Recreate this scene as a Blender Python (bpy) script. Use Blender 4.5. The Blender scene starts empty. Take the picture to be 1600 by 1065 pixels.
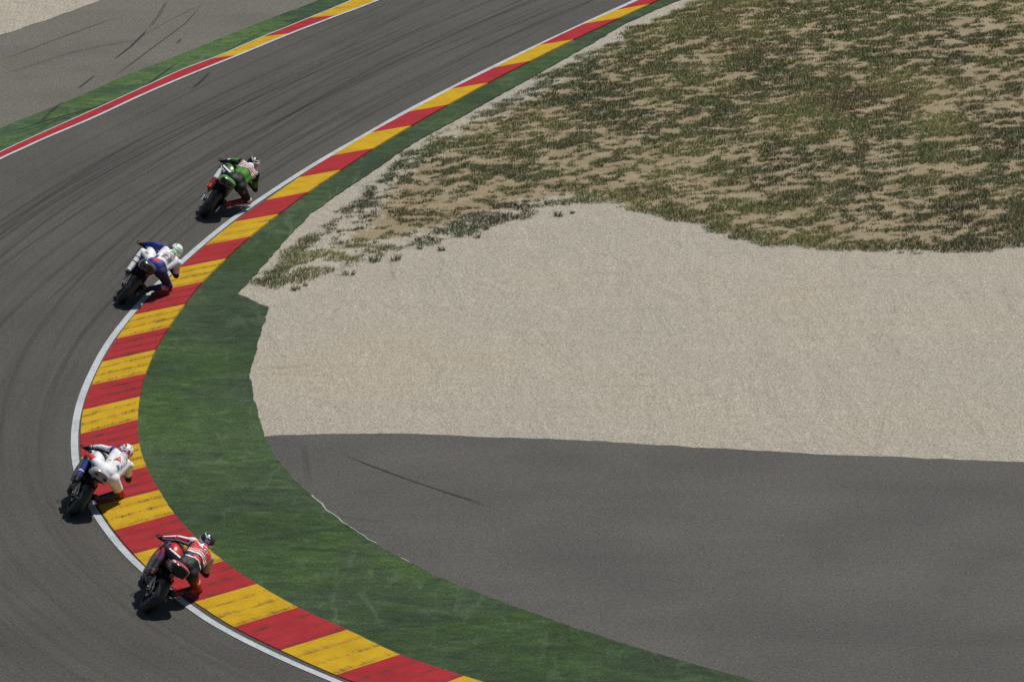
import bpy, bmesh, math, random
import numpy as np
from mathutils import Vector, Matrix
from mathutils.bvhtree import BVHTree
random.seed(7); rng = np.random.default_rng(7)
R = math.radians
S = bpy.context.scene
col = S.collection

# ------------------------------------------------------------------ camera, sky, sun, exposure
PITCH = R(16.5); FPX = 7427.0; CH = 26.78           # focal length in photo pixels, camera height
cd = bpy.data.cameras.new('camera'); cam = bpy.data.objects.new('camera', cd); col.objects.link(cam)
cam.location = (0, 0, CH); cam.rotation_euler = (R(90) - PITCH, 0, 0)
cd.sensor_width = 36; cd.lens = FPX / 1600 * 36; cd.clip_start = .5; cd.clip_end = 6000
S.camera = cam
SUN_EL, SUN_AZ = R(60), R(50)                      # azimuth from +Y (away from the camera) towards +X
w = bpy.data.worlds.new('World'); S.world = w; w.use_nodes = True
nt = w.node_tree; nt.nodes.clear()
sky = nt.nodes.new('ShaderNodeTexSky'); sky.sky_type = 'NISHITA'; sky.sun_disc = False
sky.sun_elevation = SUN_EL; sky.sun_rotation = SUN_AZ
bg = nt.nodes.new('ShaderNodeBackground'); bg.inputs[1].default_value = .055
wo = nt.nodes.new('ShaderNodeOutputWorld')
nt.links.new(sky.outputs[0], bg.inputs[0]); nt.links.new(bg.outputs[0], wo.inputs[0])
sd = bpy.data.lights.new('sun', 'SUN'); sd.energy = 4.1; sd.angle = R(.5); sd.color = (1, .955, .89)
sun = bpy.data.objects.new('sun', sd); col.objects.link(sun)
sdir = Vector((math.sin(SUN_AZ) * math.cos(SUN_EL), math.cos(SUN_AZ) * math.cos(SUN_EL), math.sin(SUN_EL)))
sun.rotation_euler = sdir.to_track_quat('Z', 'Y').to_euler(); sun.location = sdir * 60
S.view_settings.view_transform = 'Standard'; S.view_settings.look = 'None'
S.view_settings.exposure = .12; S.view_settings.gamma = 1
S.render.engine = 'CYCLES'; S.cycles.transparent_max_bounces = 32

# ------------------------------------------------------------------ helpers
def G(x, y, z=0.0):
    """point of the ground (height z) seen at photo position x, y"""
    a = (x - 800) / FPX; v = (y - 532.5) / FPX
    dy = math.cos(PITCH) - v * math.sin(PITCH); dz = math.sin(PITCH) + v * math.cos(PITCH)
    t = (CH - z) / dz
    return (a * t, dy * t, z)
def GL(pts, z=0.0): return [G(x, y, z) for x, y in pts]
def srgb(r, g, b):
    f = lambda c: (c / 255) / 12.92 if c <= 10 else (((c / 255) + .055) / 1.055) ** 2.4
    return (f(r), f(g), f(b), 1)
def tag(o, label=None, cat=None, group=None, kind=None):
    if label: o['label'] = label
    if cat: o['category'] = cat
    if group: o['group'] = group
    if kind: o['kind'] = kind
    return o
def link(name, me, parent=None):
    o = bpy.data.objects.new(name, me); col.objects.link(o)
    if parent: o.parent = parent
    return o
def mesh_obj(name, verts, faces, mats, parent=None, fm=None, smooth=False, uvs=None):
    me = bpy.data.meshes.new(name); me.from_pydata([tuple(v) for v in verts], [], faces)
    if not isinstance(mats, (list, tuple)): mats = [mats]
    for m in mats: me.materials.append(m)
    if fm is not None: me.polygons.foreach_set('material_index', fm)
    if smooth: me.polygons.foreach_set('use_smooth', [True] * len(me.polygons))
    if uvs is not None:
        l = me.uv_layers.new(name='UVMap'); vi = np.zeros(len(me.loops), np.int32)
        me.loops.foreach_get('vertex_index', vi)
        l.data.foreach_set('uv', np.asarray(uvs, np.float32)[vi].ravel())
    me.update(); return link(name, me, parent)
def catmull(P, n=8):
    P = [np.array(p, float) for p in P]; Q = [2 * P[0] - P[1]] + P + [2 * P[-1] - P[-2]]; out = []
    for i in range(1, len(Q) - 2):
        a, b, c, d = Q[i - 1:i + 3]
        for k in range(n):
            t = k / n
            out.append(.5 * ((2 * b) + (c - a) * t + (2 * a - 5 * b + 4 * c - d) * t * t + (3 * b - a - 3 * c + d) * t ** 3))
    out.append(Q[-2]); return np.array(out)
def resample(P, step):
    P = np.array(P, float); d = np.r_[0, np.cumsum(np.linalg.norm(np.diff(P[:, :2], axis=0), axis=1))]
    n = max(2, int(d[-1] / step)); s = np.linspace(0, d[-1], n)
    return np.stack([np.interp(s, d, P[:, k]) for k in range(P.shape[1])], 1), s
def smooth_line(P, k):
    P = P.copy()
    for _ in range(k): P[1:-1] = .25 * P[:-2] + .5 * P[1:-1] + .25 * P[2:]
    return P
def vnoise(x, y, seed=0):
    xi = np.floor(x).astype(np.int64); yi = np.floor(y).astype(np.int64); fx = x - xi; fy = y - yi
    fx = fx * fx * (3 - 2 * fx); fy = fy * fy * (3 - 2 * fy)
    def h(a, b):
        n = (a * 374761393 + b * 668265263 + seed * 1442695041) & 0x7fffffff
        n = ((n ^ (n >> 13)) * 1274126177) & 0x7fffffff
        return ((n ^ (n >> 16)) & 0xffff) / 65535.0
    return (h(xi, yi) * (1 - fx) + h(xi + 1, yi) * fx) * (1 - fy) + (h(xi, yi + 1) * (1 - fx) + h(xi + 1, yi + 1) * fx) * fy
def fbm(x, y, o=4, seed=0):
    s = 0; a = 1; t = 0
    for k in range(o): s = s + a * vnoise(x * 2 ** k, y * 2 ** k, seed + k * 17); t += a; a *= .55
    return s / t
def in_poly(px, py, poly):
    r = np.zeros(px.shape, bool); n = len(poly); j = n - 1
    for i in range(n):
        xi, yi = poly[i][:2]; xj, yj = poly[j][:2]
        c = ((yi > py) != (yj > py)) & (px < (xj - xi) * (py - yi) / (yj - yi + 1e-12) + xi)
        r ^= c; j = i
    return r
def poly_dist(px, py, poly):
    d = np.full(px.shape, 1e9); n = len(poly)
    for i in range(n):
        ax, ay = poly[i][:2]; bx, by = poly[(i + 1) % n][:2]
        dx, dy = bx - ax, by - ay; L = dx * dx + dy * dy + 1e-12
        t = np.clip(((px - ax) * dx + (py - ay) * dy) / L, 0, 1)
        d = np.minimum(d, np.hypot(px - ax - t * dx, py - ay - t * dy))
    return np.where(in_poly(px, py, poly), d, -d)

class NB:
    """small node builder"""
    def __init__(s, name, rough=.8, spec=.3):
        s.m = bpy.data.materials.new(name); s.m.use_nodes = True; s.t = s.m.node_tree
        s.b = s.t.nodes['Principled BSDF']; s.b.inputs['Roughness'].default_value = rough
        s.b.inputs['Specular IOR Level'].default_value = spec
        s.oc = s.n('ShaderNodeTexCoord').outputs['Object']; s.uv = s.n('ShaderNodeTexCoord').outputs['UV']
    def n(s, t): return s.t.nodes.new(t)
    def l(s, a, b): s.t.links.new(a, b)
    def mapv(s, vec, scale, rot=0, loc=(0, 0, 0)):
        m = s.n('ShaderNodeMapping'); m.inputs['Scale'].default_value = scale; m.inputs['Rotation'].default_value = (0, 0, rot)
        m.inputs['Location'].default_value = loc; s.l(vec, m.inputs[0]); return m.outputs[0]
    def noise(s, scale, detail=3, vec=None, rough=.55, dist=0):
        t = s.n('ShaderNodeTexNoise'); t.inputs['Scale'].default_value = scale; t.inputs['Detail'].default_value = detail
        t.inputs['Roughness'].default_value = rough; t.inputs['Distortion'].default_value = dist
        s.l(vec if vec is not None else s.oc, t.inputs['Vector']); return t.outputs[0]
    def voro(s, scale, vec=None):
        t = s.n('ShaderNodeTexVoronoi'); t.inputs['Scale'].default_value = scale
        s.l(vec if vec is not None else s.oc, t.inputs['Vector']); return t
    def ramp(s, f, stops):
        r = s.n('ShaderNodeValToRGB'); e = r.color_ramp.elements
        while len(e) < len(stops): e.new(.5)
        for k, (p, c) in enumerate(stops):
            e[k].position = p; e[k].color = c if len(c) == 4 else (*c, 1)
        s.l(f, r.inputs[0]); return r.outputs[0]
    def fr(s, f, a, b, lo=0., hi=1.):
        m = s.n('ShaderNodeMapRange'); s.l(f, m.inputs[0])
        for k, v in enumerate((a, b, lo, hi)): m.inputs[k + 1].default_value = v
        return m.outputs[0]
    def math(s, op, a, b):
        m = s.n('ShaderNodeMath'); m.operation = op
        for k, v in enumerate((a, b)):
            if isinstance(v, (int, float)): m.inputs[k].default_value = v
            else: s.l(v, m.inputs[k])
        return m.outputs[0]
    def mix(s, f, a, b, mode='MIX'):
        m = s.n('ShaderNodeMix'); m.data_type = 'RGBA'; m.blend_type = mode
        for k, v in ((0, f), (6, a), (7, b)):
            if isinstance(v, (int, float)): m.inputs[k].default_value = v
            elif isinstance(v, tuple): m.inputs[k].default_value = v if len(v) == 4 else (*v, 1)
            else: s.l(v, m.inputs[k])
        return m.outputs[2]
    def attr(s, name):
        a = s.n('ShaderNodeAttribute'); a.attribute_name = name; return a.outputs['Fac']
    def base(s, c):
        if isinstance(c, tuple): s.b.inputs[0].default_value = c if len(c) == 4 else (*c, 1)
        else: s.l(c, s.b.inputs[0])
    def bump(s, h, strength=.5, dist=.01):
        b = s.n('ShaderNodeBump'); b.inputs['Strength'].default_value = strength; b.inputs['Distance'].default_value = dist
        s.l(h, b.inputs['Height']); s.l(b.outputs[0], s.b.inputs['Normal'])

# ------------------------------------------------------------------ ground materials
def asphalt(name, c, streaks=False, tint=.12, streak_rot=0.):
    k = NB(name, .86, .3)
    g = k.noise(24, 3, rough=.75); g2 = k.noise(9, 3); L = k.noise(.35, 4)
    col_ = k.ramp(g, [(.28, tuple(x * .40 for x in c)), (.5, c), (.66, tuple(x * 1.35 for x in c)), (.74, tuple(x * 2.6 for x in c))])
    col_ = k.mix(.7, col_, k.ramp(g2, [(.3, (.80, .80, .80)), (.7, (1.17, 1.17, 1.17))]), 'MULTIPLY')
    col_ = k.mix(1., col_, k.ramp(L, [(.3, (1 - tint, 1 - tint, 1 - tint * .8)), (.7, (1 + tint, 1 + tint, 1 + tint * .9))]), 'MULTIPLY')
    if streaks:
        a = k.noise(1, 4, k.mapv(k.uv, (1.6, .045, 1)), .5); b = k.noise(1, 3, k.mapv(k.uv, (7, .07, 1)), .6)
        col_ = k.mix(1., col_, k.ramp(a, [(.34, (.90, .90, .905)), (.5, (.99, .99, .99)), (.68, (1.05, 1.05, 1.04))]), 'MULTIPLY')
        col_ = k.mix(.8, col_, k.ramp(b, [(.36, (.90, .90, .905)), (.52, (1, 1, 1)), (.7, (1.03, 1.03, 1.03))]), 'MULTIPLY')
    else:
        a = k.noise(1, 4, k.mapv(k.oc, (.16, .5, 1), streak_rot), .6, .5)
        col_ = k.mix(.8, col_, k.ramp(a, [(.3, (.84, .84, .84)), (.55, (1, 1, 1)), (.75, (1.07, 1.07, 1.06))]), 'MULTIPLY')
    k.base(col_); k.bump(g, .8, .014); return k.m
M_TRACK = asphalt('track_asphalt', (.0625, .0592, .0508), True)
M_RUN = asphalt('runoff_asphalt', (.073, .070, .0625), False, .15, R(12))
M_RUN2 = asphalt('outer_runoff_asphalt', (.112, .105, .088), False, .08, R(-55))

def gravel_nodes(k):
    v = k.voro(40); n = k.noise(38, 4, rough=.7); L = k.noise(.22, 4); fine = k.noise(75, 1)
    c = k.ramp(n, [(.28, (.150, .136, .108)), (.42, (.305, .284, .236)), (.56, (.385, .360, .306)), (.74, (.56, .53, .46))])
    sep = k.n('ShaderNodeSeparateColor'); k.l(v.outputs['Color'], sep.inputs[0])
    c = k.mix(.75, c, k.ramp(sep.outputs[0], [(0, (.62, .61, .60)), (.5, (1, 1, 1)), (1, (1.36, 1.34, 1.30))]), 'MULTIPLY')
    c = k.mix(1., c, k.ramp(L, [(.32, (1.02, .985, .93)), (.5, (1., .995, .985)), (.7, (.96, .965, .97))]), 'MULTIPLY')
    st = k.noise(1, 4, k.mapv(k.oc, (.35, 2.6, 1), R(-8)), .6, .6)
    c = k.mix(.8, c, k.ramp(st, [(.24, (.80, .78, .74)), (.36, (.97, .96, .95)), (.8, (1.04, 1.04, 1.03))]), 'MULTIPLY')
    rk = k.noise(1, 5, k.mapv(k.oc, (1.5, .45, 1), R(24)), .7, 1.2)
    c = k.mix(.8, c, k.ramp(rk, [(.26, (.70, .67, .62)), (.34, (.97, .97, .96)), (.62, (1, 1, 1)), (.75, (1.08, 1.08, 1.07))]), 'MULTIPLY')
    wv = k.noise(1, 4, k.mapv(k.oc, (.9, .35, 1), R(-20)), .65, 1.0)
    h = k.math('ADD', k.math('ADD', k.math('MULTIPLY', n, .8), k.math('MULTIPLY', fine, .4)), k.math('MULTIPLY', wv, 4.5))
    return c, h, n
def gravel_mat():
    k = NB('gravel_stones', .95, .1); c, h, n = gravel_nodes(k); k.base(c); k.bump(h, .9, .03); return k.m
M_GRAV = gravel_mat()
def soil_mat():
    k = NB('dry_soil', .97, .05); c, h, n = gravel_nodes(k)
    s = k.ramp(k.noise(1.1, 5), [(.3, (.225, .180, .112)), (.55, (.275, .225, .145)), (.75, (.315, .270, .19))])
    s = k.mix(.75, s, k.ramp(k.noise(24, 3), [(.3, (.68, .66, .63)), (.5, (1, 1, 1)), (.7, (1.2, 1.2, 1.2))]), 'MULTIPLY')
    m = k.math('ADD', k.attr('soil'), k.fr(k.noise(2.6, 4), .3, .7, -.35, .35))
    k.base(k.mix(k.fr(m, .35, .65), c, s)); k.bump(h, .8, .03); return k.m
M_SOIL = soil_mat()

def green_mat(name, cool, warm, rot, split=None):
    k = NB(name, .85, .2)
    a = k.noise(1, 6, k.mapv(k.oc, (1.0, 2.2, 1), rot), .7, .7)
    b = k.noise(.34, 4, None, .6, .8); f = k.noise(1, 3, k.mapv(k.oc, (30, 18, 1), rot), .7); m = k.noise(3.2, 6, k.mapv(k.oc, (1, 1.8, 1), rot), .75)
    c = k.mix(k.fr(b, .40, .62), cool, warm)
    c = k.mix(1., c, k.ramp(a, [(.30, (.50, .54, .55)), (.44, (.80, .82, .82)), (.58, (1.06, 1.06, 1.03)), (.70, (1.75, 1.55, 1.6))]), 'MULTIPLY')
    c = k.mix(.85, c, k.ramp(m, [(.32, (.52, .55, .55)), (.5, (1, 1, 1)), (.68, (1.42, 1.36, 1.32))]), 'MULTIPLY')
    c = k.mix(.7, c, k.ramp(f, [(.3, (.55, .55, .55)), (.5, (1, 1, 1)), (.7, (1.5, 1.45, 1.4))]), 'MULTIPLY')
    wsp = k.noise(1, 5, k.mapv(k.oc, (1.6, .42, 1), R(-28)), .62, 1.8); zone = k.noise(.16, 2, None, .5)
    c = k.mix(k.fr(wsp, .55, .72, 0, .5), c, (.085, .130, .072)); c = k.mix(1., c, k.ramp(zone, [(.38, (.66, .70, .74)), (.55, (1, 1, 1)), (.7, (1.2, 1.18, 1.1))]), 'MULTIPLY')
    g_ = k.noise(22, 3, rough=.8); c = k.mix(.9, c, k.ramp(g_, [(.3, (.5, .52, .5)), (.5, (1, 1, 1)), (.68, (1.55, 1.5, 1.45))]), 'MULTIPLY')
    k.base(c); k.bump(g_, .8, .02); return k.m
M_GREEN = green_mat('green_turf', (.035, .060, .027), (.036, .072, .018), R(12))
M_GREEN2 = green_mat('outer_green_turf', (.034, .070, .038), (.060, .112, .026), R(-60))

def paint(name, c, dirt=.35, rough=.6):
    k = NB(name, rough, .35)
    n = k.noise(30, 3, rough=.7); L = k.noise(1.3, 5, rough=.65); f = k.noise(11, 5, rough=.7)
    cc = k.mix(1., c, k.ramp(L, [(.3, (1 - dirt * .5,) * 3), (.55, (1, 1, 1)), (.8, (1.05, 1.05, 1.05))]), 'MULTIPLY')
    cc = k.mix(.8, cc, k.ramp(n, [(.28, (1 - dirt,) * 3), (.5, (1, 1, 1)), (.75, (1.12, 1.12, 1.12))]), 'MULTIPLY')
    cc = k.mix(1., cc, k.ramp(f, [(.30, (1 - dirt * .8,) * 3), (.42, (1, 1, 1))]), 'MULTIPLY')
    k.base(cc); k.bump(n, .35, .006); return k.m
M_WHITE = paint('white_line_paint', (.40, .43, .45), .5, .8)
M_CONC = asphalt('kerb_joint', (.085, .078, .068))
def kerb_paint(name, c):
    """UV.x across the kerb 0..1, UV.y counts teeth; attribute 'wear' says how much rubber is on it"""
    k = NB(name, .9, .12)
    sep = k.n('ShaderNodeSeparateXYZ'); k.l(k.uv, sep.inputs[0])
    u = sep.outputs[0]; fr = k.math('FRACT', sep.outputs[1], 0)
    hatch = k.noise(1, 4, k.mapv(k.uv, (40, .8, 1)), .7); patch = k.noise(1, 4, k.mapv(k.uv, (3, .45, 1)), .7)
    crest = k.fr(k.math('ABSOLUTE', k.math('SUBTRACT', fr, .80), 0), .0, .34, 1, 0)
    thin = k.fr(k.math('ABSOLUTE', k.math('SUBTRACT', fr, .90), 0), .02, .09, 1, 0)
    m = k.math('ADD', k.math('ADD', k.fr(hatch, .40, .66), k.math('MULTIPLY', k.fr(patch, .35, .7), 1.0)), k.math('MULTIPLY', crest, 1.0))
    m = k.fr(m, 1.55, 2.7); m = k.math('MULTIPLY', m, k.attr('wear'))
    m2 = k.math('MULTIPLY', k.math('MULTIPLY', thin, k.fr(k.noise(1, 3, k.mapv(k.uv, (2.6, .35, 1)), .75), .40, .62)), k.fr(k.attr('wear'), 0, .6, .25, 1))
    m = k.math('MINIMUM', k.math('ADD', m, k.math('MULTIPLY', m2, .55)), .88)
    L = k.noise(1.7, 5, rough=.65); n = k.noise(34, 3)
    cc = k.mix(1., c, k.ramp(L, [(.3, (.80, .78, .76)), (.55, (1, 1, 1)), (.8, (1.06, 1.06, 1.06))]), 'MULTIPLY')
    cc = k.mix(.6, cc, k.ramp(n, [(.3, (.74, .74, .74)), (.55, (1, 1, 1)), (.8, (1.1, 1.1, 1.1))]), 'MULTIPLY')
    k.base(k.mix(m, cc, (.035, .031, .027))); k.bump(n, .3, .006); return k.m
M_KR = kerb_paint('kerb_red', (.30, .022, .027)); M_KY = kerb_paint('kerb_yellow', (.455, .280, .012))
M_JOINT = paint('pale_edge', (.30, .32, .31), .7)
def rubber():
    k = NB('tyre_rubber_mark', .8, .2); k.base((.022, .021, .020))
    sep = k.n('ShaderNodeSeparateXYZ'); k.l(k.uv, sep.inputs[0])
    e = k.fr(k.math('ABSOLUTE', k.math('SUBTRACT', sep.outputs[0], .5), 0), .30, .5, 1, 0)
    n = k.fr(k.noise(1, 5, k.mapv(k.uv, (2, .11, 1)), .6), .32, .62)
    a = k.math('MULTIPLY', k.math('MULTIPLY', e, n), k.attr('amount'))
    k.l(a, k.b.inputs['Alpha']); return k.m
M_RUB = rubber()

# ------------------------------------------------------------------ ground: traced outlines
INNER = [(1400, -160), (1250, -108), (1100, -48), (991, 0), (912, 36), (837, 71), (762, 107), (699, 139), (631, 174), (579, 204),
         (500, 249), (427, 295), (362, 340), (296, 394), (230, 456), (184, 509), (155, 550), (128, 605), (117, 638), (111, 671),
         (110.5, 697), (113, 730), (124, 765), (140, 797), (156, 822), (175, 847), (200, 875), (222, 895), (281, 942), (312.5, 966),
         (356, 991), (412, 1019), (469, 1045), (515, 1064), (600, 1098), (720, 1140), (860, 1184), (1000, 1222), (1250, 1285), (1600, 1360), (2000, 1430)]
inner_w = catmull(GL(INNER), 10); inner, s_in = resample(inner_w, .25); inner = smooth_line(inner, 10)
tan = np.gradient(inner[:, :2], axis=0); tan /= np.linalg.norm(tan, axis=1)[:, None]
nrm = np.stack([tan[:, 1], -tan[:, 0]], 1)          # line runs from far to near: this points to the track side
if (nrm[len(nrm) // 2] @ np.array([-1, 0])) < 0: nrm = -nrm
def track_pt(i, u): return (inner[i, 0] + nrm[i, 0] * u, inner[i, 1] + nrm[i, 1] * u)
def ribbon(name, us, z, mat, uvk=True, i0=0, i1=None):
    i1 = i1 or len(inner); V = []; F = []; U = []
    for i in range(i0, i1):
        for u in us: V.append((*track_pt(i, u), z)); U.append((u, s_in[i]))
    n = len(us)
    for a in range(i1 - i0 - 1):
        for b in range(n - 1): F.append((a * n + b, (a + 1) * n + b, (a + 1) * n + b + 1, a * n + b + 1))
    return mesh_obj(name, V, F, mat, uvs=U)
def strip(name, L, Rr, z, mat, step=.3):
    A, _ = resample(L, step); n = len(A); B, _ = resample(Rr, step); t = np.linspace(0, 1, n)
    B = np.stack([np.interp(t, np.linspace(0, 1, len(B)), B[:, k]) for k in range(2)], 1)
    V = [(*a[:2], z) for a in A] + [(*b, z) for b in B]
    return mesh_obj(name, V, [(i, i + 1, n + i + 1, n + i) for i in range(n - 1)], mat)
def flat_poly(name, pts, z, mat):
    from mathutils.geometry import tessellate_polygon
    V = [(p[0], p[1], z) for p in pts]; T = tessellate_polygon([[Vector(v) for v in V]])
    F = []
    for t in T:
        a, b, c = (Vector(V[i]) for i in t)
        F.append(tuple(t) if (b - a).cross(c - a).z > 0 else tuple(reversed(t)))
    return mesh_obj(name, V, F, mat)
def up(o):
    bm = bmesh.new(); bm.from_mesh(o.data); bmesh.ops.recalc_face_normals(bm, faces=bm.faces)
    if sum(f.normal.z for f in bm.faces) < 0: bmesh.ops.reverse_faces(bm, faces=bm.faces)
    bm.to_mesh(o.data); bm.free(); return o
def structure(o): tag(o, kind='structure'); return o

k = NB('far_ground', .95, .1); k.base(k.ramp(k.noise(.02, 5), [(.35, (.17, .15, .10)), (.6, (.24, .20, .14))]))
structure(mesh_obj('ground', [(-2500, -600, -.12), (2500, -600, -.12), (2500, 4000, -.12), (-2500, 4000, -.12)], [(0, 1, 2, 3)], k.m))
# gravel bed, gently uneven
gx = np.arange(-9, 62, .5); gy = np.arange(40, 230, .5); X, Y = np.meshgrid(gx, gy)
Z = -.02 + 0 * X; nn = len(gx)
GF = [(a * nn + b, a * nn + b + 1, (a + 1) * nn + b + 1, (a + 1) * nn + b) for a in range(len(gy) - 1) for b in range(nn - 1)]
structure(mesh_obj('gravel_bed', np.stack([X.ravel(), Y.ravel(), Z.ravel()], 1), GF, M_GRAV))
structure(up(ribbon('race_track', [-.4, .3, 1, 2, 3.5, 5, 7, 10, 14], 0, M_TRACK)))
structure(up(ribbon('white_line', [0, -.135], .010, M_WHITE)))

# right edge of the green strip
GEDGE = [(1450, -145), (1300, -92), (1150, -36), (1062, 0), (1025, 15), (969, 41), (931, 64.5), (875, 96), (819, 127.5), (762, 159), (706, 191), (650, 221),
         (594, 259), (537, 298), (487.5, 332), (446, 375), (412, 415), (371, 459), (396, 470), (421, 481), (413.6, 501), (404, 534), (395.5, 564),
         (391, 587), (394, 612), (402, 642), (409.7, 670), (414, 682), (429, 712), (453, 742), (480.6, 769), (505, 792), (542, 821),
         (584, 848), (632, 874), (673, 896), (700, 907.5), (800, 946), (900, 981), (1000, 1012.5), (1100, 1042), (1180, 1063), (1350, 1107),
         (1550, 1155), (1750, 1200), (2050, 1266), (2400, 1340)]
KB = [((963, 16), (1014, 7)), ((912.5, 37.5), (967, 29)), ((843, 70.5), (895.6, 62.6)), ((772, 106), (828, 96)), ((705.5, 139), (762, 130)),
      ((639.5, 174.4), (700, 164)), ((580, 207), (642, 197)), ((519, 243), (583, 232.5)), ((467, 277), (532, 266)), ((416, 312.6), (481, 300.6)),
      ((366.7, 346.5), (435, 335)), ((321, 383), (391, 370)), ((281, 418), (353, 404.5)), ((245, 455), (317, 440.6)), ((210, 491.6), (288.6, 476)),
      ((182.4, 528.7), (264, 511.6)), ((160, 565), (243, 547)), ((143, 601), (228, 584)), ((130, 640), (218.6, 620)), ((126, 677.5), (215.5, 656)),
      ((127, 714), (217.5, 693)), ((137, 751), (228.4, 729.3)), ((153, 789), (248, 766)), ((178, 828), (272, 803)), ((209, 865), (306, 840)),
      ((250, 903), (349, 876.6)), ((304, 940), (401.6, 912.5)), ((365.6, 979), (465.6, 949)), ((439, 1015), (542.5, 984)), ((525, 1053.5), (625, 1022.5)),
      ((627, 1092), (725, 1056)), ((740, 1131), (838, 1092)), ((865, 1170), (963, 1131)), ((995, 1206), (1095, 1170)), ((1130, 1242), (1232, 1207)), ((1275, 1276), (1378, 1242)), ((1430, 1309), (1534, 1276))]
KB = [((1240, -102), (1285, -108)), ((1170, -76), (1218, -82)), ((1110, -52), (1160, -59)), ((1060, -27), (1110, -36)), ((1010, -5), (1060, -14))] + KB
first_yellow = True        # colour between KB[0] and KB[1]; KB[4]->KB[5] is red
kl = catmull([G(*a, .01) for a, b in KB], 24); kr = catmull([G(*b, .03) for a, b in KB], 24)
V = []; F = []; FM = []; UV = []; WE = []; NC = 15
def wear_at(i):      # rubber build-up per stripe (0..1)
    x = i / 24
    return max(.0, min(1., (x - 12) / 7)) * (1 if x < 31 else .75)
def sharp(i):
    x = i / 24; return max(.12, min(1., (x - 13) / 5)) * (1. if x < 27 else max(.2, 1 - (x - 27) / 5))
for i in range(len(kl)):
    tooth = (i % 8) / 8.0
    for j in range(NC):
        u = j / (NC - 1); p = kl[i] * (1 - u) + kr[i] * u
        h = .012 + .030 * u + .030 * sharp(i) * min(1, u * 1.6 + .15) * (tooth if tooth else 0)
        V.append((p[0], p[1], h)); UV.append((u, i / 8.0)); WE.append(wear_at(i))
for i in range(len(kl) - 1):
    s = i // 24
    for j in range(NC - 1):
        F.append((i * NC + j, (i + 1) * NC + j, (i + 1) * NC + j + 1, i * NC + j + 1)); FM.append((s + 1) % 2)
b0 = len(V)                                          # outer skirts
for i in range(len(kl)):
    V.append((kr[i][0], kr[i][1], -.02)); UV.append((1, i / 8.)); WE.append(1)
for i in range(len(kl) - 1):
    F.append((i * NC + NC - 1, (i + 1) * NC + NC - 1, b0 + i + 1, b0 + i)); FM.append((i // 24 + 1) % 2)
kerb = mesh_obj('kerb', V, F, [M_KY, M_KR], fm=FM, uvs=UV)
a = kerb.data.attributes.new('wear', 'FLOAT', 'POINT'); a.data.foreach_set('value', WE)
bm = bmesh.new(); bm.from_mesh(kerb.data); bmesh.ops.recalc_face_normals(bm, faces=bm.faces)
if sum(f.normal.z for f in bm.faces) < 0: bmesh.ops.reverse_faces(bm, faces=bm.faces)
bm.to_mesh(kerb.data); bm.free(); structure(kerb)

gedge = GL(GEDGE)
def rough_line(P, step, amp, fr, seed):
    A, s = resample(P, step); t = np.gradient(A[:, :2], axis=0); t /= np.linalg.norm(t, axis=1)[:, None] + 1e-9
    d = (fbm(s * fr, s * 0 + seed, 3, seed) - .5) * 2 * amp
    A[:, 0] += -t[:, 1] * d; A[:, 1] += t[:, 0] * d; return A
ge = rough_line(gedge, .08, .035, 4, 3)
left_side = [(p[0] - .25 * 0, p[1]) for p in (kl * .15 + kr * .85)[::6]]
green = flat_poly('green_verge', [tuple(p[:2]) for p in ge] + left_side[::-1], .006, M_GREEN); structure(green)
# inner run-off asphalt
RB = [(413, 681), (522, 677), (625, 677), (728, 681), (900, 686.6), (1097, 699), (1294, 710), (1600, 721), (2000, 741), (2600, 775)]
rb = rough_line(GL(RB), .12, .05, 3, 9)
inner_rest = [G(2900, 1440), G(2420, 1352)]
ge_low = [p for p in ge if p[1] < rb[0][1] + .0][::4]
shift = [(p[0] - .3, p[1] - .05) for p in ge_low]
structure(flat_poly('runoff', [tuple(p[:2]) for p in rb] + [p[:2] for p in inner_rest] + shift[::-1], .001, M_RUN))
# broken pale concrete lip between green strip and run-off
V = []; F = []
lo = [p for p in ge if p[1] < G(420, 697)[1] and p[1] > G(640, 879)[1]]
for i in range(len(lo) - 1):
    if vnoise(np.array([i * .09]), np.array([.5]), 5)[0] < (.34 if i > len(lo) * .45 else .56): continue
    p, q = np.array(lo[i][:2]), np.array(lo[i + 1][:2]); t = (q - p) / (np.linalg.norm(q - p) + 1e-9); n = np.array([-t[1], t[0]])
    if n[0] < 0: n = -n
    wd = .016 + .022 * vnoise(np.array([i * .3]), np.array([2.5]), 8)[0]; b = len(V)
    V += [(*p, .009), (*q, .009), (*(q + n * wd), .009), (*(p + n * wd), .009)]; F.append((b, b + 1, b + 2, b + 3))
structure(up(mesh_obj('verge_lip', V, F, M_JOINT)))

# outer side of the track
OUT = [(1050, -190), (900, -128), (760, -70), (596, 0), (525, 27), (450, 56), (375, 87), (300, 117), (225, 149), (150, 184), (75, 216), (37.5, 233), (0, 250.5),
       (-100, 302), (-220, 375), (-330, 470), (-420, 600), (-470, 760), (-470, 900), (-420, 1100), (-330, 1300)]
OKB = [(1010, -197), (865, -134), (725, -75), (559, -2.5), (487.5, 27.5), (412.5, 58), (337.5, 90), (281, 111.5), (225, 137), (150, 171), (75, 204.5), (37.5, 221.5), (0, 239),
       (-100, 292), (-220, 367), (-330, 463), (-420, 594), (-470, 756), (-470, 898), (-420, 1098), (-330, 1298)]
OGR = [(960, -205), (800, -140), (660, -72), (499, 0), (450, 19), (375, 48), (281, 86), (187.5, 122), (150, 139.5), (75, 171), (0, 201), (-120, 262), (-250, 345), (-370, 450), (-470, 590),
       (-530, 760), (-530, 920), (-480, 1110), (-400, 1300)]
OGV = [(700, -230), (400, -95), (157.5, 0), (75, 31), (0, 57), (-150, 118), (-300, 200), (-500, 350), (-650, 600), (-700, 900), (-650, 1300)]
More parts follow.
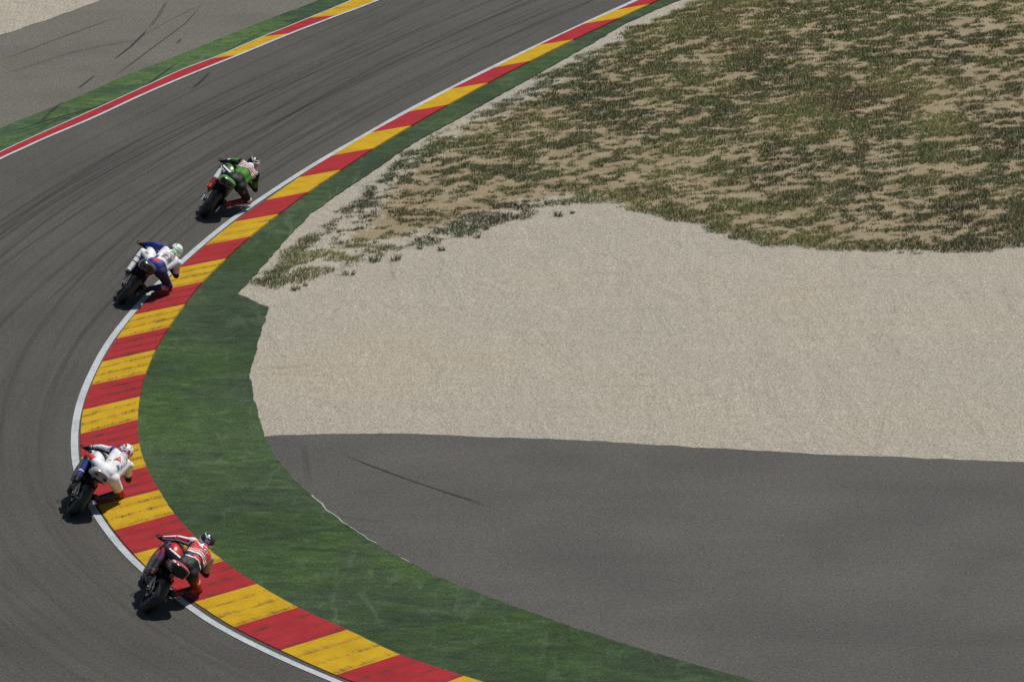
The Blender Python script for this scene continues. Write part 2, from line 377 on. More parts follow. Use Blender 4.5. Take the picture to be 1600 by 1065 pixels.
ow = catmull(GL(OUT), 8); ok_ = catmull(GL(OKB), 8); og = catmull(GL(OGR), 8); ogv = catmull(GL(OGV), 8)
far = [G(-1500, 1300), G(-2500, 600), G(-2500, -300)]
structure(flat_poly('outer_runoff', [p[:2] for p in og] + [p[:2] for p in ogv][::-1], .004, M_RUN2))
ogv_r = rough_line([tuple(p) for p in ogv], .3, .08, 1.5, 4)
structure(flat_poly('outer_gravel', [p[:2] for p in ogv_r] + [p[:2] for p in far], .009, M_GRAV))
structure(up(strip('outer_green_verge', ok_, og, .008, M_GREEN2)))
def side(P, d):
    A, _ = resample(P, .3); t = np.gradient(A[:, :2], axis=0); t /= np.linalg.norm(t, axis=1)[:, None]
    return [(a[0] + t_[1] * d, a[1] - t_[0] * d) for a, t_ in zip(A, t)]
d_ = 1 if side(ow, 1)[40][0] < ow[40 * 0 + 40][0] else 1
def offs(P, d):      # offset away from the track (towards upper left)
    A, _ = resample(P, .3); t = np.gradient(A[:, :2], axis=0); t /= np.linalg.norm(t, axis=1)[:, None]; n = np.stack([t[:, 1], -t[:, 0]], 1)
    if n[len(n) // 3] @ np.array([-1., .2]) < 0: n = -n
    return A[:, :2] + n * d
owA = [tuple(p[:2]) for p in resample(ow, .3)[0]]
structure(up(strip('outer_white_line', owA, [tuple(p) for p in offs(ow, .085)], .016, M_WHITE)))
structure(up(strip('outer_edge_line', [tuple(p[:2]) for p in resample(ok_, .3)[0]], [tuple(p) for p in offs(ok_, -.035)], .034, M_WHITE)))
# outer kerb: stripes between slanted boundaries
lowL = offs(ow, .085); upL = offs(ok_, -.035)
def near(L, pt):
    return int(np.argmin(np.hypot(L[:, 0] - pt[0], L[:, 1] - pt[1])))
bounds = [((902, -120), (870, -128)), ((700, -45), (662, -46)), ((620, -12), (580, -8)), ((531, 25.5), (491, 29)), ((456, 56), (416, 60)), ((377, 87), (337.5, 92)), ((-330, 470), (-330, 463)), ((-410, 590), (-408, 590)), ((-450, 700), (-450, 700))]
V = []; F = []; FM = []; WE = []; UV = []
for q in range(len(bounds) - 1):
    l0, l1 = near(lowL, G(*bounds[q][0])), near(lowL, G(*bounds[q + 1][0])); u0, u1 = near(upL, G(*bounds[q][1])), near(upL, G(*bounds[q + 1][1]))
    n = 24 if q != 5 else 120
    for i in range(n + 1):
        t = i / n; a_ = l0 + (l1 - l0) * t; b_ = u0 + (u1 - u0) * t
        pa = [np.interp(a_, np.arange(len(lowL)), lowL[:, c]) for c in (0, 1)]; pb = [np.interp(b_, np.arange(len(upL)), upL[:, c]) for c in (0, 1)]
        V += [(pa[0], pa[1], .016), (pb[0], pb[1], .03)]; UV += [(0, q * 3 + t * n / 8), (1, q * 3 + t * n / 8)]; WE += [.35, .35]
        if i < n:
            b = len(V) - 2; F.append((b, b + 1, b + 3, b + 2)); FM.append((q + 1) % 2 if q < 4 else (1 if q in (5,) else (0 if q == 4 else q % 2)))
# colours: q4 = between 416..337 yellow, q3 = red, q2 = yellow, q5 = long red
for f in range(len(F)): pass
ko = mesh_obj('outer_kerb', V, F, [M_KY, M_KR], fm=[0] * len(F), uvs=UV)
idx = []; cols = [0, 1, 0, 1, 0, 1, 0, 1]
cols = {0: 1, 1: 0, 2: 0, 3: 1, 4: 0, 5: 1, 6: 0, 7: 1}
for q in range(len(bounds) - 1): idx += [cols[q]] * (24 if q != 5 else 120)
ko.data.polygons.foreach_set('material_index', idx)
a = ko.data.attributes.new('wear', 'FLOAT', 'POINT'); a.data.foreach_set('value', WE)
structure(up(ko))

# tyre marks --------------------------------------------------------
MV = []; MF = []; MU = []; MA = []
def mark(pts, wd, amount, z=.0125, taper=True):
    P, s = resample(pts, .22); t = np.gradient(P[:, :2], axis=0); t /= np.linalg.norm(t, axis=1)[:, None] + 1e-9
    n = np.stack([-t[:, 1], t[:, 0]], 1); b = len(MV); N = len(P); o = random.random() * 90
    for i in range(N):
        q = i / (N - 1); am = amount * (min(1, 5 * q, 5 * (1 - q)) if taper else 1)
        for e, uu in ((-.5, 0), (.5, 1)):
            MV.append((P[i, 0] + n[i, 0] * wd * e, P[i, 1] + n[i, 1] * wd * e, z)); MU.append((uu, s[i] + o)); MA.append(am)
    for i in range(N - 1): MF.append((b + 2 * i, b + 2 * i + 1, b + 2 * i + 3, b + 2 * i + 2))
rr = random.Random(11)
for _ in range(150):
    i0 = int(rr.uniform(0, len(inner) * .93)); ln = int(rr.uniform(40, 170)); i1 = min(len(inner) - 1, i0 + ln)
    u0 = abs(rr.gauss(2.3, 1.7)) + .25; dr = rr.gauss(.25, .9)
    pts = [(*track_pt(i, u0 + dr * (i - i0) / max(1, i1 - i0)), 0) for i in range(i0, i1, 3) if u0 + dr * (i - i0) / max(1, i1 - i0) > .25]
    if len(pts) > 3: mark(pts, rr.uniform(.04, .15), rr.uniform(.10, .34) * (1 if i0 < len(inner) * .36 else .2), .003 + .000025 * _)
mk = 0
for px, wd, am in [([(178, 94), (205, 73), (231, 47)], .08, .95), ([(121, 140), (135, 129), (149, 118)], .08, .95), ([(276, 70), (280, 65), (284, 60)], .09, 1.), ([(305, 47), (309, 43), (313, 40)], .09, .9),
                   ([(328, 26), (332, 22), (337, 18)], .08, .8), ([(231, 47), (247, 27), (262, 0)], .12, .4), ([(175, 123), (235, 78), (290, 37), (318, 5)], .07, .5), ([(205, 68), (260, 35), (320, 5)], .06, .3),
                   ([(0, 96), (80, 65), (190, 25)], .12, .25), ([(0, 118), (120, 80), (230, 60)], .3, .14), ([(300, 140), (315, 127), (330, 112)], .14, .4), ([(0, 254), (28, 246)], .06, .7)]:
    mk += 1; mark(GL(px), wd * .8, am * 1.5, .0125 + .0001 * mk)
for px, wd, am in [([(0, 213), (60, 193), (150, 168), (220, 140), (290, 90)], .08, .8), ([(0, 217), (70, 196), (160, 165), (205, 150)], .05, .8), ([(60, 195), (80, 175), (100, 158)], .10, .6),
                   ([(0, 226), (60, 205), (100, 180)], .05, .6), ([(140, 172), (290, 118), (370, 72), (430, 40)], .09, .5), ([(215, 150), (330, 100), (470, 30)], .12, .3)]:
    mk += 1; mark(GL(px), wd * .8, am * 1.5, .0125 + .0001 * mk)
for px, wd, am in [([(473, 690), (478, 720), (484, 760)], .2, .10), ([(530, 708), (580, 728), (640, 750), (700, 770), (745, 785), (770, 795)], .07, .6), ([(690, 768), (730, 779), (764, 786)], .03, .5),
                   ([(755, 767), (762, 770), (768, 768)], .06, .9), ([(882, 766), (890, 769), (896, 766)], .06, .8), ([(740, 694), (755, 700)], .03, .7), ([(1160, 926), (1175, 932)], .12, .5)]:
    mk += 1; mark(GL(px), wd * .8, am * 1.5, .0125 + .0001 * mk)
# scuffs left on the green verge, following the bend
for _ in range(26):
    y0 = rr.uniform(700, 930); x0 = rr.uniform(250, 330) + max(0, y0 - 720) * 1.0
    ln = rr.uniform(60, 240); sl = rr.uniform(-.22, .20)
    mk += 1; mark(GL([(x0, y0), (x0 + ln * .5, y0 + sl * ln * .4), (x0 + ln, y0 + sl * ln)]), rr.uniform(.1, .3), rr.uniform(.06, .16), .0125 + .0001 * mk)
tm = mesh_obj('tyre_marks', MV, MF, M_RUB, uvs=MU)
a = tm.data.attributes.new('amount', 'FLOAT', 'POINT'); a.data.foreach_set('value', MA); structure(up(tm))

# ------------------------------------------------------------------ soil field and its grass
FIELD = [(388, 443), (430, 449), (470, 440), (529, 421), (573, 410), (625, 394), (694, 374), (762, 351), (824, 337), (848, 326), (900, 317), (966, 314), (987, 327), (1040, 343), (1090, 352),
         (1136, 370), (1206, 384), (1337, 391), (1469, 393), (1600, 388), (1750, 372), (2000, 372), (2400, 380), (2500, 0), (2400, -200), (1500, -200), (1250, -80), (1150, -33), (1090, 0), (1006, 36), (931, 77),
         (856, 114), (777, 158), (687, 210), (624, 244), (575, 284), (515, 342), (463, 384), (425, 415)]
fieldw = [G(*p)[:2] for p in FIELD]
st = .22; xs = np.arange(min(p[0] for p in fieldw) - 1, 34, st); ys = np.arange(min(p[1] for p in fieldw) - 1, 175, st)
X, Y = np.meshgrid(xs, ys); D = poly_dist(X, Y, fieldw)
Dn = D + (fbm(X * 1.3, Y * 1.3, 4, 3) - .5) * .7
def field_z(x, y, dn): return -.045 + np.clip(dn + .05, -.4, .6) * .12 + np.clip(dn, 0, .5) * (fbm(x * .9, y * .9, 4, 21) - .5) * .22
Z = field_z(X, Y, Dn); keep = (D > -.8).ravel(); idm = -np.ones(keep.size, int); idm[keep] = np.arange(keep.sum()); nn = len(xs)
FF = []
for r_ in range(len(ys) - 1):
    for c_ in range(nn - 1):
        q = (r_ * nn + c_, r_ * nn + c_ + 1, (r_ + 1) * nn + c_ + 1, (r_ + 1) * nn + c_)
        if all(keep[i] for i in q): FF.append([int(idm[i]) for i in q])
VV = np.stack([X.ravel(), Y.ravel(), Z.ravel()], 1)[keep]
fo = mesh_obj('soil_field', VV, FF, M_SOIL, smooth=True)
px_ = 800 + FPX * VV[:, 0] / (VV[:, 1] * math.cos(PITCH) + CH * math.sin(PITCH))
so = np.clip(Dn.ravel()[keep] / 1.3, 0, 1) * np.clip((px_ - 430) / 190, .0, 1)
so = np.maximum(so, np.clip((px_ - 900) / 60, 0, 1) * np.clip(Dn.ravel()[keep] / .25, 0, 1) * .9)
a = fo.data.attributes.new('soil', 'FLOAT', 'POINT'); a.data.foreach_set('value', so.astype(np.float32)); structure(fo)

def grass_mat():
    k = NB('dry_grass', .75, .15); t = k.attr('tone'); b = k.attr('brown')
    c = k.ramp(t, [(0, (.105, .130, .068)), (.35, (.175, .205, .088)), (.7, (.27, .30, .105)), (1, (.44, .44, .19))])
    d = k.ramp(t, [(0, (.10, .080, .050)), (.5, (.18, .145, .085)), (1, (.34, .27, .17))])
    k.base(k.mix(b, c, d)); return k.m
M_GRASS = grass_mat()
def blades(px, py, pz, rad, hgt, nb, wid, tone0, brown0, rg):
    """arrays of tuft centres -> vertices and faces of nb blades each"""
    n = len(px); N = n * nb; rep = lambda a: np.repeat(a, nb)
    X0, Y0, Z0, RA, HG = map(rep, (px, py, pz, rad, hgt)); T0, B0 = rep(tone0), rep(brown0)
    an = rg.uniform(0, 2 * np.pi, N); rr_ = np.sqrt(rg.uniform(0, 1, N)) * RA
    bx = X0 + np.cos(an) * rr_; by = Y0 + np.sin(an) * rr_; ln = HG * rg.uniform(.55, 1.15, N)
    la = an + rg.normal(0, .7, N); le = rg.uniform(.25, .95, N)
    dx, dy = np.cos(la), np.sin(la); fa = rg.uniform(0, 2 * np.pi, N); wx, wy = np.cos(fa) * wid, np.sin(fa) * wid
    P = np.zeros((N, 5, 3), np.float32)
    for k_, (hh, ww, sg) in enumerate(((0, 1, -1), (0, 1, 1), (.6, .75, 1), (.6, .75, -1), (1, 0, 0))):
        off = le * ln * (hh ** 1.6)
        P[:, k_, 0] = bx + dx * off + wx * ww * sg; P[:, k_, 1] = by + dy * off + wy * ww * sg
        P[:, k_, 2] = Z0 - .01 + ln * hh * np.sqrt(np.clip(1 - (le * hh) ** 2 * .6, .2, 1))
    tone = np.clip(T0 + rg.normal(0, .16, N), 0, 1); br = np.clip(B0 + rg.normal(0, .2, N), 0, 1)
    return P.reshape(-1, 3), np.repeat(tone, 5), np.repeat(br, 5), N
def blade_mesh(name, P, tone, br, N):
    me = bpy.data.meshes.new(name); me.vertices.add(len(P)); me.vertices.foreach_set('co', P.ravel())
    me.loops.add(N * 7); me.polygons.add(N * 2); b = np.arange(N)[:, None] * 5
    lv = np.concatenate([b + np.array([[0, 1, 2, 3]]), b + np.array([[3, 2, 4]])], 1).ravel()
    me.loops.foreach_set('vertex_index', lv.astype(np.int32))
    ls = (np.arange(N)[:, None] * 7 + np.array([[0, 4]])).ravel(); me.polygons.foreach_set('loop_start', ls.astype(np.int32))
    me.materials.append(M_GRASS); me.update(calc_edges=True); me.validate()
    for nm, arr in (('tone', tone), ('brown', br)):
        a = me.attributes.new(nm, 'FLOAT', 'POINT'); a.data.foreach_set('value', arr.astype(np.float32))
    return me
CELL = .075
xs = np.arange(min(p[0] for p in fieldw) - .6, 22, CELL); ys = np.arange(min(p[1] for p in fieldw) - .6, 136, CELL)
X, Y = np.meshgrid(xs, ys); X = X.ravel() + rng.uniform(-.035, .035, X.size); Y = Y.ravel() + rng.uniform(-.035, .035, Y.size)
pxx = 800 + FPX * X / (Y * math.cos(PITCH) + CH * math.sin(PITCH))
sel = (pxx < 1700) & (pxx > 300); X, Y, pxx = X[sel], Y[sel], pxx[sel]
D = poly_dist(X, Y, fieldw); Dn = D + (fbm(X * 1.3, Y * 1.3, 4, 3) - .5) * .7
# streaky clumps lying along a diagonal
ca, sa = math.cos(R(36)), math.sin(R(36)); U_ = (X * ca + Y * sa); V_ = (-X * sa + Y * ca)
clump = fbm(U_ * 1.5, V_ * 3.1, 3, 40); big = fbm(X * .25, Y * .09, 3, 77); fine = fbm(U_ * 4.6, V_ * 8.2, 2, 9)
leftness = np.clip((pxx - 560) / 420, 0, 1)
thr = .532 - .088 * leftness - (big - .5) * .16
mid = fbm(U_ * 2.9, V_ * 5.4, 2, 19); dens = clump * .32 + mid * .36 + fine * .32
edge = np.exp(-((Dn - .25) / .35) ** 2) * (pxx > 560)                # thicker fringe along the gravel side
botedge = edge * (Y < 107)
dens = dens + .10 * botedge
tip = np.exp(-(((pxx - 450) / 55) ** 2)) * np.exp(-((Dn - .15) / .45) ** 2); dens = dens + .22 * tip
ok = (dens > thr) & (Dn > -.05) & (rng.uniform(0, 1, X.size) < np.clip((dens - thr) / .035 + .25, 0, 1))
ok &= ~((pxx < 620) & (D > .5) & (fine < .53))
X, Y, D, Dn, pxx, dens, thr, fine = (q[ok] for q in (X, Y, D, Dn, pxx, dens, thr, fine))
z = field_z(X, Y, Dn); hg = .035 + .05 * np.clip((dens - thr) / .12, 0, 1) + rng.uniform(0, .02, X.size)
tn = .30 + (fbm(X * .5, Y * .25, 3, 5) - .5) * 1.3 + .10 * np.clip((Y - 104) / 12, 0, 1) + (fine - .5) * .5; bn = np.clip((fbm(X * .35 + 9, Y * .3, 3, 61) - .58) * 4, 0, .6)
P, t_, b_, N = blades(X, Y, z, np.full(X.size, .055), hg, 11, .0055, tn, bn, rng)
print('tufts', X.size, 'blades', N)
go = link('grass', blade_mesh('grass', P, t_, b_, N))
tag(go, 'patchy olive and dry grass tussocks growing on the bare soil inside the bend', 'grass', kind='stuff')
# single weeds along the gravel edge: twelve that stand clear, the lesser ones belong to the grass
WP = [(895, 333), (872, 337), (759, 358), (745, 371), (725, 368), (690, 391), (656, 388), (618, 406), (584, 408), (545, 429), (477, 446), (462, 452)]
ORD = ['first', 'second', 'third', 'fourth', 'fifth', 'sixth', 'seventh', 'eighth', 'ninth', 'tenth', 'eleventh', 'twelfth']
weeds = []
for v_ in range(5):
    rg = np.random.default_rng(50 + v_); P, t_, b_, N = blades(np.zeros(1), np.zeros(1), np.zeros(1), np.array([.05 + .012 * v_]), np.array([.10 + .015 * v_]), 40, .007, np.array([.3 + .08 * (v_ % 3)]), np.array([.1]), rg)
    weeds.append(blade_mesh('weed', P, t_, b_, N))
for i, p in enumerate(WP):
    o = link('weed', weeds[i % 5]); o.location = G(*p, -.015); o.rotation_euler = (0, 0, i * 2.4); s_ = .8 + .7 * ((i * 37) % 10) / 10; o.scale = (s_ * 1.25, s_ * .9, s_ * .9)
    tag(o, 'small weed in gravel just below the grass fringe, %s of twelve from the right' % ORD[i], 'weed', 'weeds along the edge of the gravel')
# ------------------------------------------------------------------ motorcycles and riders
def mat(name, c, rough=.35, metal=0., coat=0., alpha=1.):
    k = NB(name, rough, .5); k.base(k.mix(.5, c, k.ramp(k.noise(9, 4), [(.3, (.82, .82, .82)), (.7, (1.1, 1.1, 1.1))]), 'MULTIPLY'))
    k.b.inputs['Metallic'].default_value = metal; k.b.inputs['Coat Weight'].default_value = coat; k.b.inputs['Alpha'].default_value = alpha
    return k.m
def leather(name, c):
    k = NB(name, .62, .3); n = k.noise(16, 4, rough=.6)
    k.base(k.mix(.6, c, k.ramp(k.noise(7, 4), [(.3, (.80, .80, .80)), (.65, (1.05, 1.05, 1.05))]), 'MULTIPLY')); k.bump(k.math('ADD', k.math('MULTIPLY', n, .4), k.noise(1, 1, k.mapv(k.oc, (12, 5, 8)), .4, .6)), .45, .022); return k.m
C = dict(white=(.74, .74, .76), black=(.012, .012, .014), blue=(.022, .040, .22), red=(.50, .022, .022), green=(.055, .225, .016), grey=(.16, .16, .17), navy=(.018, .020, .07),
         orange=(.50, .10, .03), purple=(.10, .02, .09), tan_=(.42, .36, .30), dred=(.18, .012, .015), lgreen=(.12, .40, .06), silver=(.34, .33, .32))
LM = {k_: leather('leather_' + k_.strip('_'), v) for k_, v in C.items()}
PM = {k_: mat('gloss_' + k_.strip('_'), v, .28, 0, .5) for k_, v in C.items()}
M_TYRE = mat('tyre_rubber', (.016, .016, .017), .55); M_RIM = mat('wheel_rim', (.02, .02, .022), .35, .4)
M_METAL = mat('bare_metal', (.35, .35, .36), .32, .9); M_DARK = mat('dark_metal', (.022, .022, .024), .4, .5); M_CARB = mat('carbon_panel', (.014, .014, .016), .25, 0, .6)
M_DISC = mat('brake_disc_steel', (.22, .22, .23), .3, .9); M_GLASS = mat('smoked_screen', (.03, .032, .036), .08, 0, 1, .55); M_BOB = mat('white_bobbin', (.85, .85, .85), .4)
M_VIS = mat('dark_visor', (.015, .016, .02), .08, .2, 1)

class MB:
    def __init__(s): s.v = []; s.f = []; s.m = []
    def add(s, V, F, mi=0):
        b = len(s.v); s.v += [tuple(v) for v in V]; s.f += [tuple(i + b for i in f) for f in F]; s.m += [mi] * len(F); return s
    def box(s, c, d, rot=None, mi=0, taper=1.):
        """box with small bevelled corners"""
        bm = bmesh.new(); bmesh.ops.create_cube(bm, size=1)
        for v in bm.verts: v.co = Vector((v.co.x * d[0], v.co.y * d[1], v.co.z * d[2])) * (1 if v.co.z < 0 else 1); 
        if taper != 1:
            for v in bm.verts:
                if v.co.z > 0: v.co.x *= taper; v.co.y *= taper
        bmesh.ops.bevel(bm, geom=bm.edges[:], offset=min(d) * .18, segments=2, affect='EDGES')
        M = Matrix.Translation(c) @ (rot.to_4x4() if rot else Matrix())
        bmesh.ops.transform(bm, matrix=M, verts=bm.verts); s.frombm(bm, mi); return s
    def frombm(s, bm, mi=0):
        bm.verts.index_update(); s.add([v.co for v in bm.verts], [[v.index for v in f.verts] for f in bm.faces], mi); bm.free()
    def tube(s, pts, rad, n=10, mi=0, flat=1.):
        pts = [Vector(p) for p in pts]; rad = [rad] * len(pts) if isinstance(rad, (int, float)) else rad; V = []; F = []; L = len(pts)
        for i, p in enumerate(pts):
            t = (pts[min(i + 1, L - 1)] - pts[max(i - 1, 0)]).normalized(); a = t.cross(Vector((0, 0, 1)) if abs(t.z) < .9 else Vector((1, 0, 0))).normalized(); b = t.cross(a)
            for j in range(n):
                th = 2 * math.pi * j / n; V.append(p + (a * math.cos(th) + b * math.sin(th) * flat) * rad[i])
        for i in range(L - 1):
            for j in range(n): F.append((i * n + j, i * n + (j + 1) % n, (i + 1) * n + (j + 1) % n, (i + 1) * n + j))
        F += [tuple(range(n))[::-1], tuple(range((L - 1) * n, L * n))]; return s.add(V, F, mi)
    def capsule(s, a, b, ra, rb, n=16, mi=0):
        a, b = Vector(a), Vector(b); d = (b - a); L = d.length; t = d / L if L > 1e-6 else Vector((0, 0, 1)); P = []; Rr = []
        for k_ in range(6): th = math.pi / 2 * (1 - k_ / 5.); P.append(a - t * ra * math.sin(th)); Rr.append(max(.002, ra * math.cos(th)))
        for k_ in range(1, 4): P.append(a + d * k_ / 4.); Rr.append(ra + (rb - ra) * k_ / 4.)
        for k_ in range(6): th = math.pi / 2 * k_ / 5.; P.append(b + t * rb * math.sin(th)); Rr.append(max(.002, rb * math.cos(th)))
        return s.tube(P, Rr, n, mi)
    def loft(s, st, n=22, mi=0):
        """stations (y, xc, zc, halfwidth, halfheight, squareness)"""
        P = catmull([q + (0,) * (6 - len(q)) for q in st], 5); V = []; F = []
        for y, xc, zc, hw, hh, e in P:
            p_ = 2 / (2 + e)
            for j in range(n):
                th = 2 * math.pi * j / n; c, q = math.cos(th), math.sin(th)
                V.append((xc + hw * math.copysign(abs(c) ** p_, c), y, zc + hh * math.copysign(abs(q) ** p_, q)))
        L = len(P)
        for i in range(L - 1):
            for j in range(n): F.append((i * n + j, i * n + (j + 1) % n, (i + 1) * n + (j + 1) % n, (i + 1) * n + j))
        F += [tuple(range(n))[::-1], tuple(range((L - 1) * n, L * n))]; return s.add(V, F, mi)
    def lathe_x(s, prof, c, n=40, mi=0, closed=True):
        """profile of (x, r) turned about an axle along x through c"""
        V = []; F = []; m = len(prof)
        for i in range(n):
            th = 2 * math.pi * i / n
            for x, r in prof: V.append((c[0] + x, c[1] + r * math.cos(th), c[2] + r * math.sin(th)))
        for i in range(n):
            for j in range(m if closed else m - 1):
                k_ = (j + 1) % m; F.append((i * m + j, i * m + k_, ((i + 1) % n) * m + k_, ((i + 1) % n) * m + j))
        return s.add(V, F, mi)
    def build(s, name, mats, parent, color=None, smooth=True):
        bm = bmesh.new(); vs = [bm.verts.new(v) for v in s.v]
        for f, m in zip(s.f, s.m):
            try: q = bm.faces.new([vs[i] for i in f]); q.material_index = m
            except ValueError: pass
        bmesh.ops.recalc_face_normals(bm, faces=bm.faces); me = bpy.data.meshes.new(name)
        if color:
            for f in bm.faces: f.material_index = color(f.calc_center_median(), f.normal)
        bm.to_mesh(me); bm.free()
        for m in (mats if isinstance(mats, (list, tuple)) else [mats]): me.materials.append(m)
        if smooth: me.shade_smooth() if hasattr(me, 'shade_smooth') else None; me.set_sharp_from_angle(angle=R(38))
        return link(name, me, parent)

def wheel(root, y, Rw, rt, hw):
    c = (0, y, Rw); w = MB(); rr_ = Rw - rt * .98
    w.lathe_x([(-hw * .72, rr_ - .015), (-hw * .78, rr_ + .012), (-hw * .5, rr_ - .03), (hw * .5, rr_ - .03), (hw * .78, rr_ + .012), (hw * .72, rr_ - .015), (hw * .4, rr_ - .045), (-hw * .4, rr_ - .045)], c)
    w.lathe_x([(-.05, .012), (-.05, .04), (.05, .04), (.05, .012)], c, 18)
    for k_ in range(6):
        th = 2 * math.pi * k_ / 6; w.tube([(0, y + .03 * math.cos(th), Rw + .03 * math.sin(th)), (0, y + (rr_ - .03) * math.cos(th), Rw + (rr_ - .03) * math.sin(th))], [.02, .014], 8)
    o = w.build('wheel', M_RIM, root)
    t = MB(); prof = []
    for k_ in range(15):
        th = math.pi * k_ / 14; prof.append((-hw * math.cos(th), Rw - rt + rt * math.sin(th) ** .85))
    prof += [(hw * .78, rr_ - .004), (-hw * .78, rr_ - .004)]
    t.lathe_x(prof, c, 56); t.build('tyre', M_TYRE, o)
    for sx in ((1,) if y < .5 else (-1, 1)):
        d = MB(); r0 = .11 if y < .5 else .155
        d.lathe_x([(sx * (hw * .55 + .012), r0 * .72), (sx * (hw * .55 + .012), r0), (sx * (hw * .55 + .017), r0), (sx * (hw * .55 + .017), r0 * .72)], c, 32); d.build('brake_disc', M_DISC, o)
    return o

def bike(cfg):
    root = bpy.data.objects.new('motorcycle', None); col.objects.link(root)
    tag(root, cfg['label'], 'motorcycle', 'racing motorcycles leaning through the bend'); b = cfg
    wheel(root, 0, .325, .10, .098); wheel(root, 1.42, .30, .065, .062)
    sw = MB()                                                          # swingarm
    for sx in (-1, 1):
        sw.tube([(sx * .085, .56, .42), (sx * .125, .33, .43), (sx * .15, .12, .36), (sx * .148, -.03, .325)], [.045, .045, .038, .028], 10)
        sw.box((sx * .150, -.02, .325), (.022, .11, .06))
    sw.tube([(-.1, .5, .42), (.1, .5, .42)], .045, 10); o = sw.build('swingarm', b.get('swing', M_DARK), root)
    a = MB(); a.tube([(-.19, 0, .325), (.19, 0, .325)], .014, 10); a.build('axle', M_METAL, o)
    for sx in (-1, 1):
        q = MB(); q.capsule((sx * .185, -.03, .275), (sx * .195, .03, .375), .0135, .0135, 10) if b.get('bob') else q.capsule((sx * .165, .01, .365), (sx * .195, .01, .365), .012, .012, 10)
        q.build('stand_bobbin', M_BOB if b.get('bob') else M_METAL, o)
    ch = MB(); ch.lathe_x([(-.128, .07), (-.128, .105), (-.120, .105), (-.120, .07)], (0, 0, .325), 30)
    ch.tube([(-.124, .0, .43), (-.12, .30, .46), (-.11, .60, .47)], .009, 6); ch.tube([(-.124, .0, .222), (-.12, .30, .33), (-.11, .60, .37)], .009, 6); ch.build('chain', M_METAL, root)
    hg = MB()                                                          # rear hugger
    V = []; F = []
    for i in range(9):
        th = R(60 - i * 0) - R(i * 11); rr_ = .352
        for j in range(7):
            ph = (j - 3) / 3.; V.append((ph * .105, rr_ * math.sin(R(8) + R(i * 9)) , .325 + rr_ * math.cos(R(8) + R(i * 9)) * (1 - .10 * ph * ph)))
    for i in range(8):
        for j in range(6): F.append((i * 7 + j, i * 7 + j + 1, i * 7 + j + 8, i * 7 + j + 7))
    n0 = len(V); V += [(x * .95, y * .97, .325 + (z - .325) * .97) for x, y, z in V]; F += [tuple(i + n0 for i in f)[::-1] for f in F[:]]
    hg.add(V, F).build('rear_fender', M_CARB, root)
    e = MB()                                                           # engine
    e.box((0, .78, .42), (.34, .44, .30), mi=0).box((0, .93, .60), (.30, .30, .22), Matrix.Rotation(R(25), 3, 'X')); e.lathe_x([(-.20, .02), (-.20, .085), (-.17, .10), (-.15, .10), (-.15, .02)], (0, .66, .40), 20)
    e.lathe_x([(.20, .02), (.20, .10), (.17, .115), (.15, .115), (.15, .02)], (0, .80, .38), 20); e.build('engine', M_DARK, root)
    f = MB()
    for sx in (-1, 1):
        f.tube([(sx * .05, 1.17, .84), (sx * .13, .95, .80), (sx * .15, .72, .66), (sx * .12, .57, .42)], [.045, .05, .05, .04], 10)
        f.tube([(sx * .13, .66, .70), (sx * .11, .30, .80), (sx * .08, .02, .90)], [.022, .02, .016], 8)
    f.tube([(0, .62, .62), (0, .38, .50)], [.035, .03], 10); f.build('frame', M_DARK if not b.get('frame') else b['frame'], root)
    for sx in (-1, 1):                                                 # footpegs with hanger plates
        p = MB(); p.box((sx * .17, .44, .50), (.016, .10, .22)); p.tube([(sx * .17, .47, .43), (sx * .27, .46, .435)], [.013, .013], 8); p.tube([(sx * .18, .45, .42), (sx * .19, .60, .43), (sx * .22, .63, .43)], .009, 6); p.build('footpeg', M_METAL, root)
    ex = MB(); sx = b.get('exs', 1)
    ex.tube([(sx * .10, .70, .28), (sx * .15, .50, .30), (sx * .18, .38, .38)], [.03, .03, .03], 12); ex.tube([(sx * .18, .40, .37), (sx * .20, .30, .42), (sx * .215, .06, .52), (sx * .217, .03, .53)], [.035, .058, .052, .04], 16); ex.build('exhaust', M_METAL if b.get('exm') else M_DARK, root)
    # tank, seat, tail unit
    tk = MB(); tk.loft([(.56, 0, .80, .085, .055, .6), (.62, 0, .84, .13, .09, .6), (.75, 0, .885, .17, .125, .6), (.92, 0, .90, .175, .135, .6), (1.04, 0, .89, .15, .12, .6), (1.12, 0, .86, .10, .09, .5)]); o = tk.build('fuel_tank', [PM[x] for x in b['tank']], root, b['tankc'])
    cp = MB(); cp.lathe_x([(-.012, .001), (-.012, .03), (.012, .03), (.012, .001)], (0, 0, 0), 18)
    for i, v in enumerate(cp.v): cp.v[i] = (v[1], .88 + v[2], 1.028 + v[0])
    cp.build('fuel_cap', M_METAL, o)
    se = MB(); se.loft([(.60, 0, .805, .10, .03, 1), (.48, 0, .812, .135, .03, 1), (.34, 0, .832, .14, .032, 1), (.24, 0, .86, .13, .035, 1)]); se.build('seat', LM['black'], root)
    ta = MB(); T = b.get('tw', 1.)
    ta.loft([(.50, 0, .77, .12, .045, 1), (.36, 0, .785, .15 * T, .055, 1), (.22, 0, .83, .17 * T, .09, .9), (.08, 0, .88, .18 * T, .115, .9), (-.05, 0, .915, .18 * T, .12, .9), (-.15, 0, .935, .16 * T, .10, .8), (-.19, 0, .945, .13 * T, .075, .7)], 26)
    to = ta.build('tail_unit', [PM[x] for x in b['tail']], root, b['tailc'])
    for sx in (-1, 1):
        q = MB(); q.box((sx * .062 * b.get('vw', 1), -.187 if b.get('vw') is None else -.178, .935), (.055 * b.get('vw', 1), .05, .035 * b.get('vw', 1)), Matrix.Rotation(R(18), 3, 'X')); q.build('vent', b.get('ventm', M_CARB), to)
    # fairing
    fa = MB()
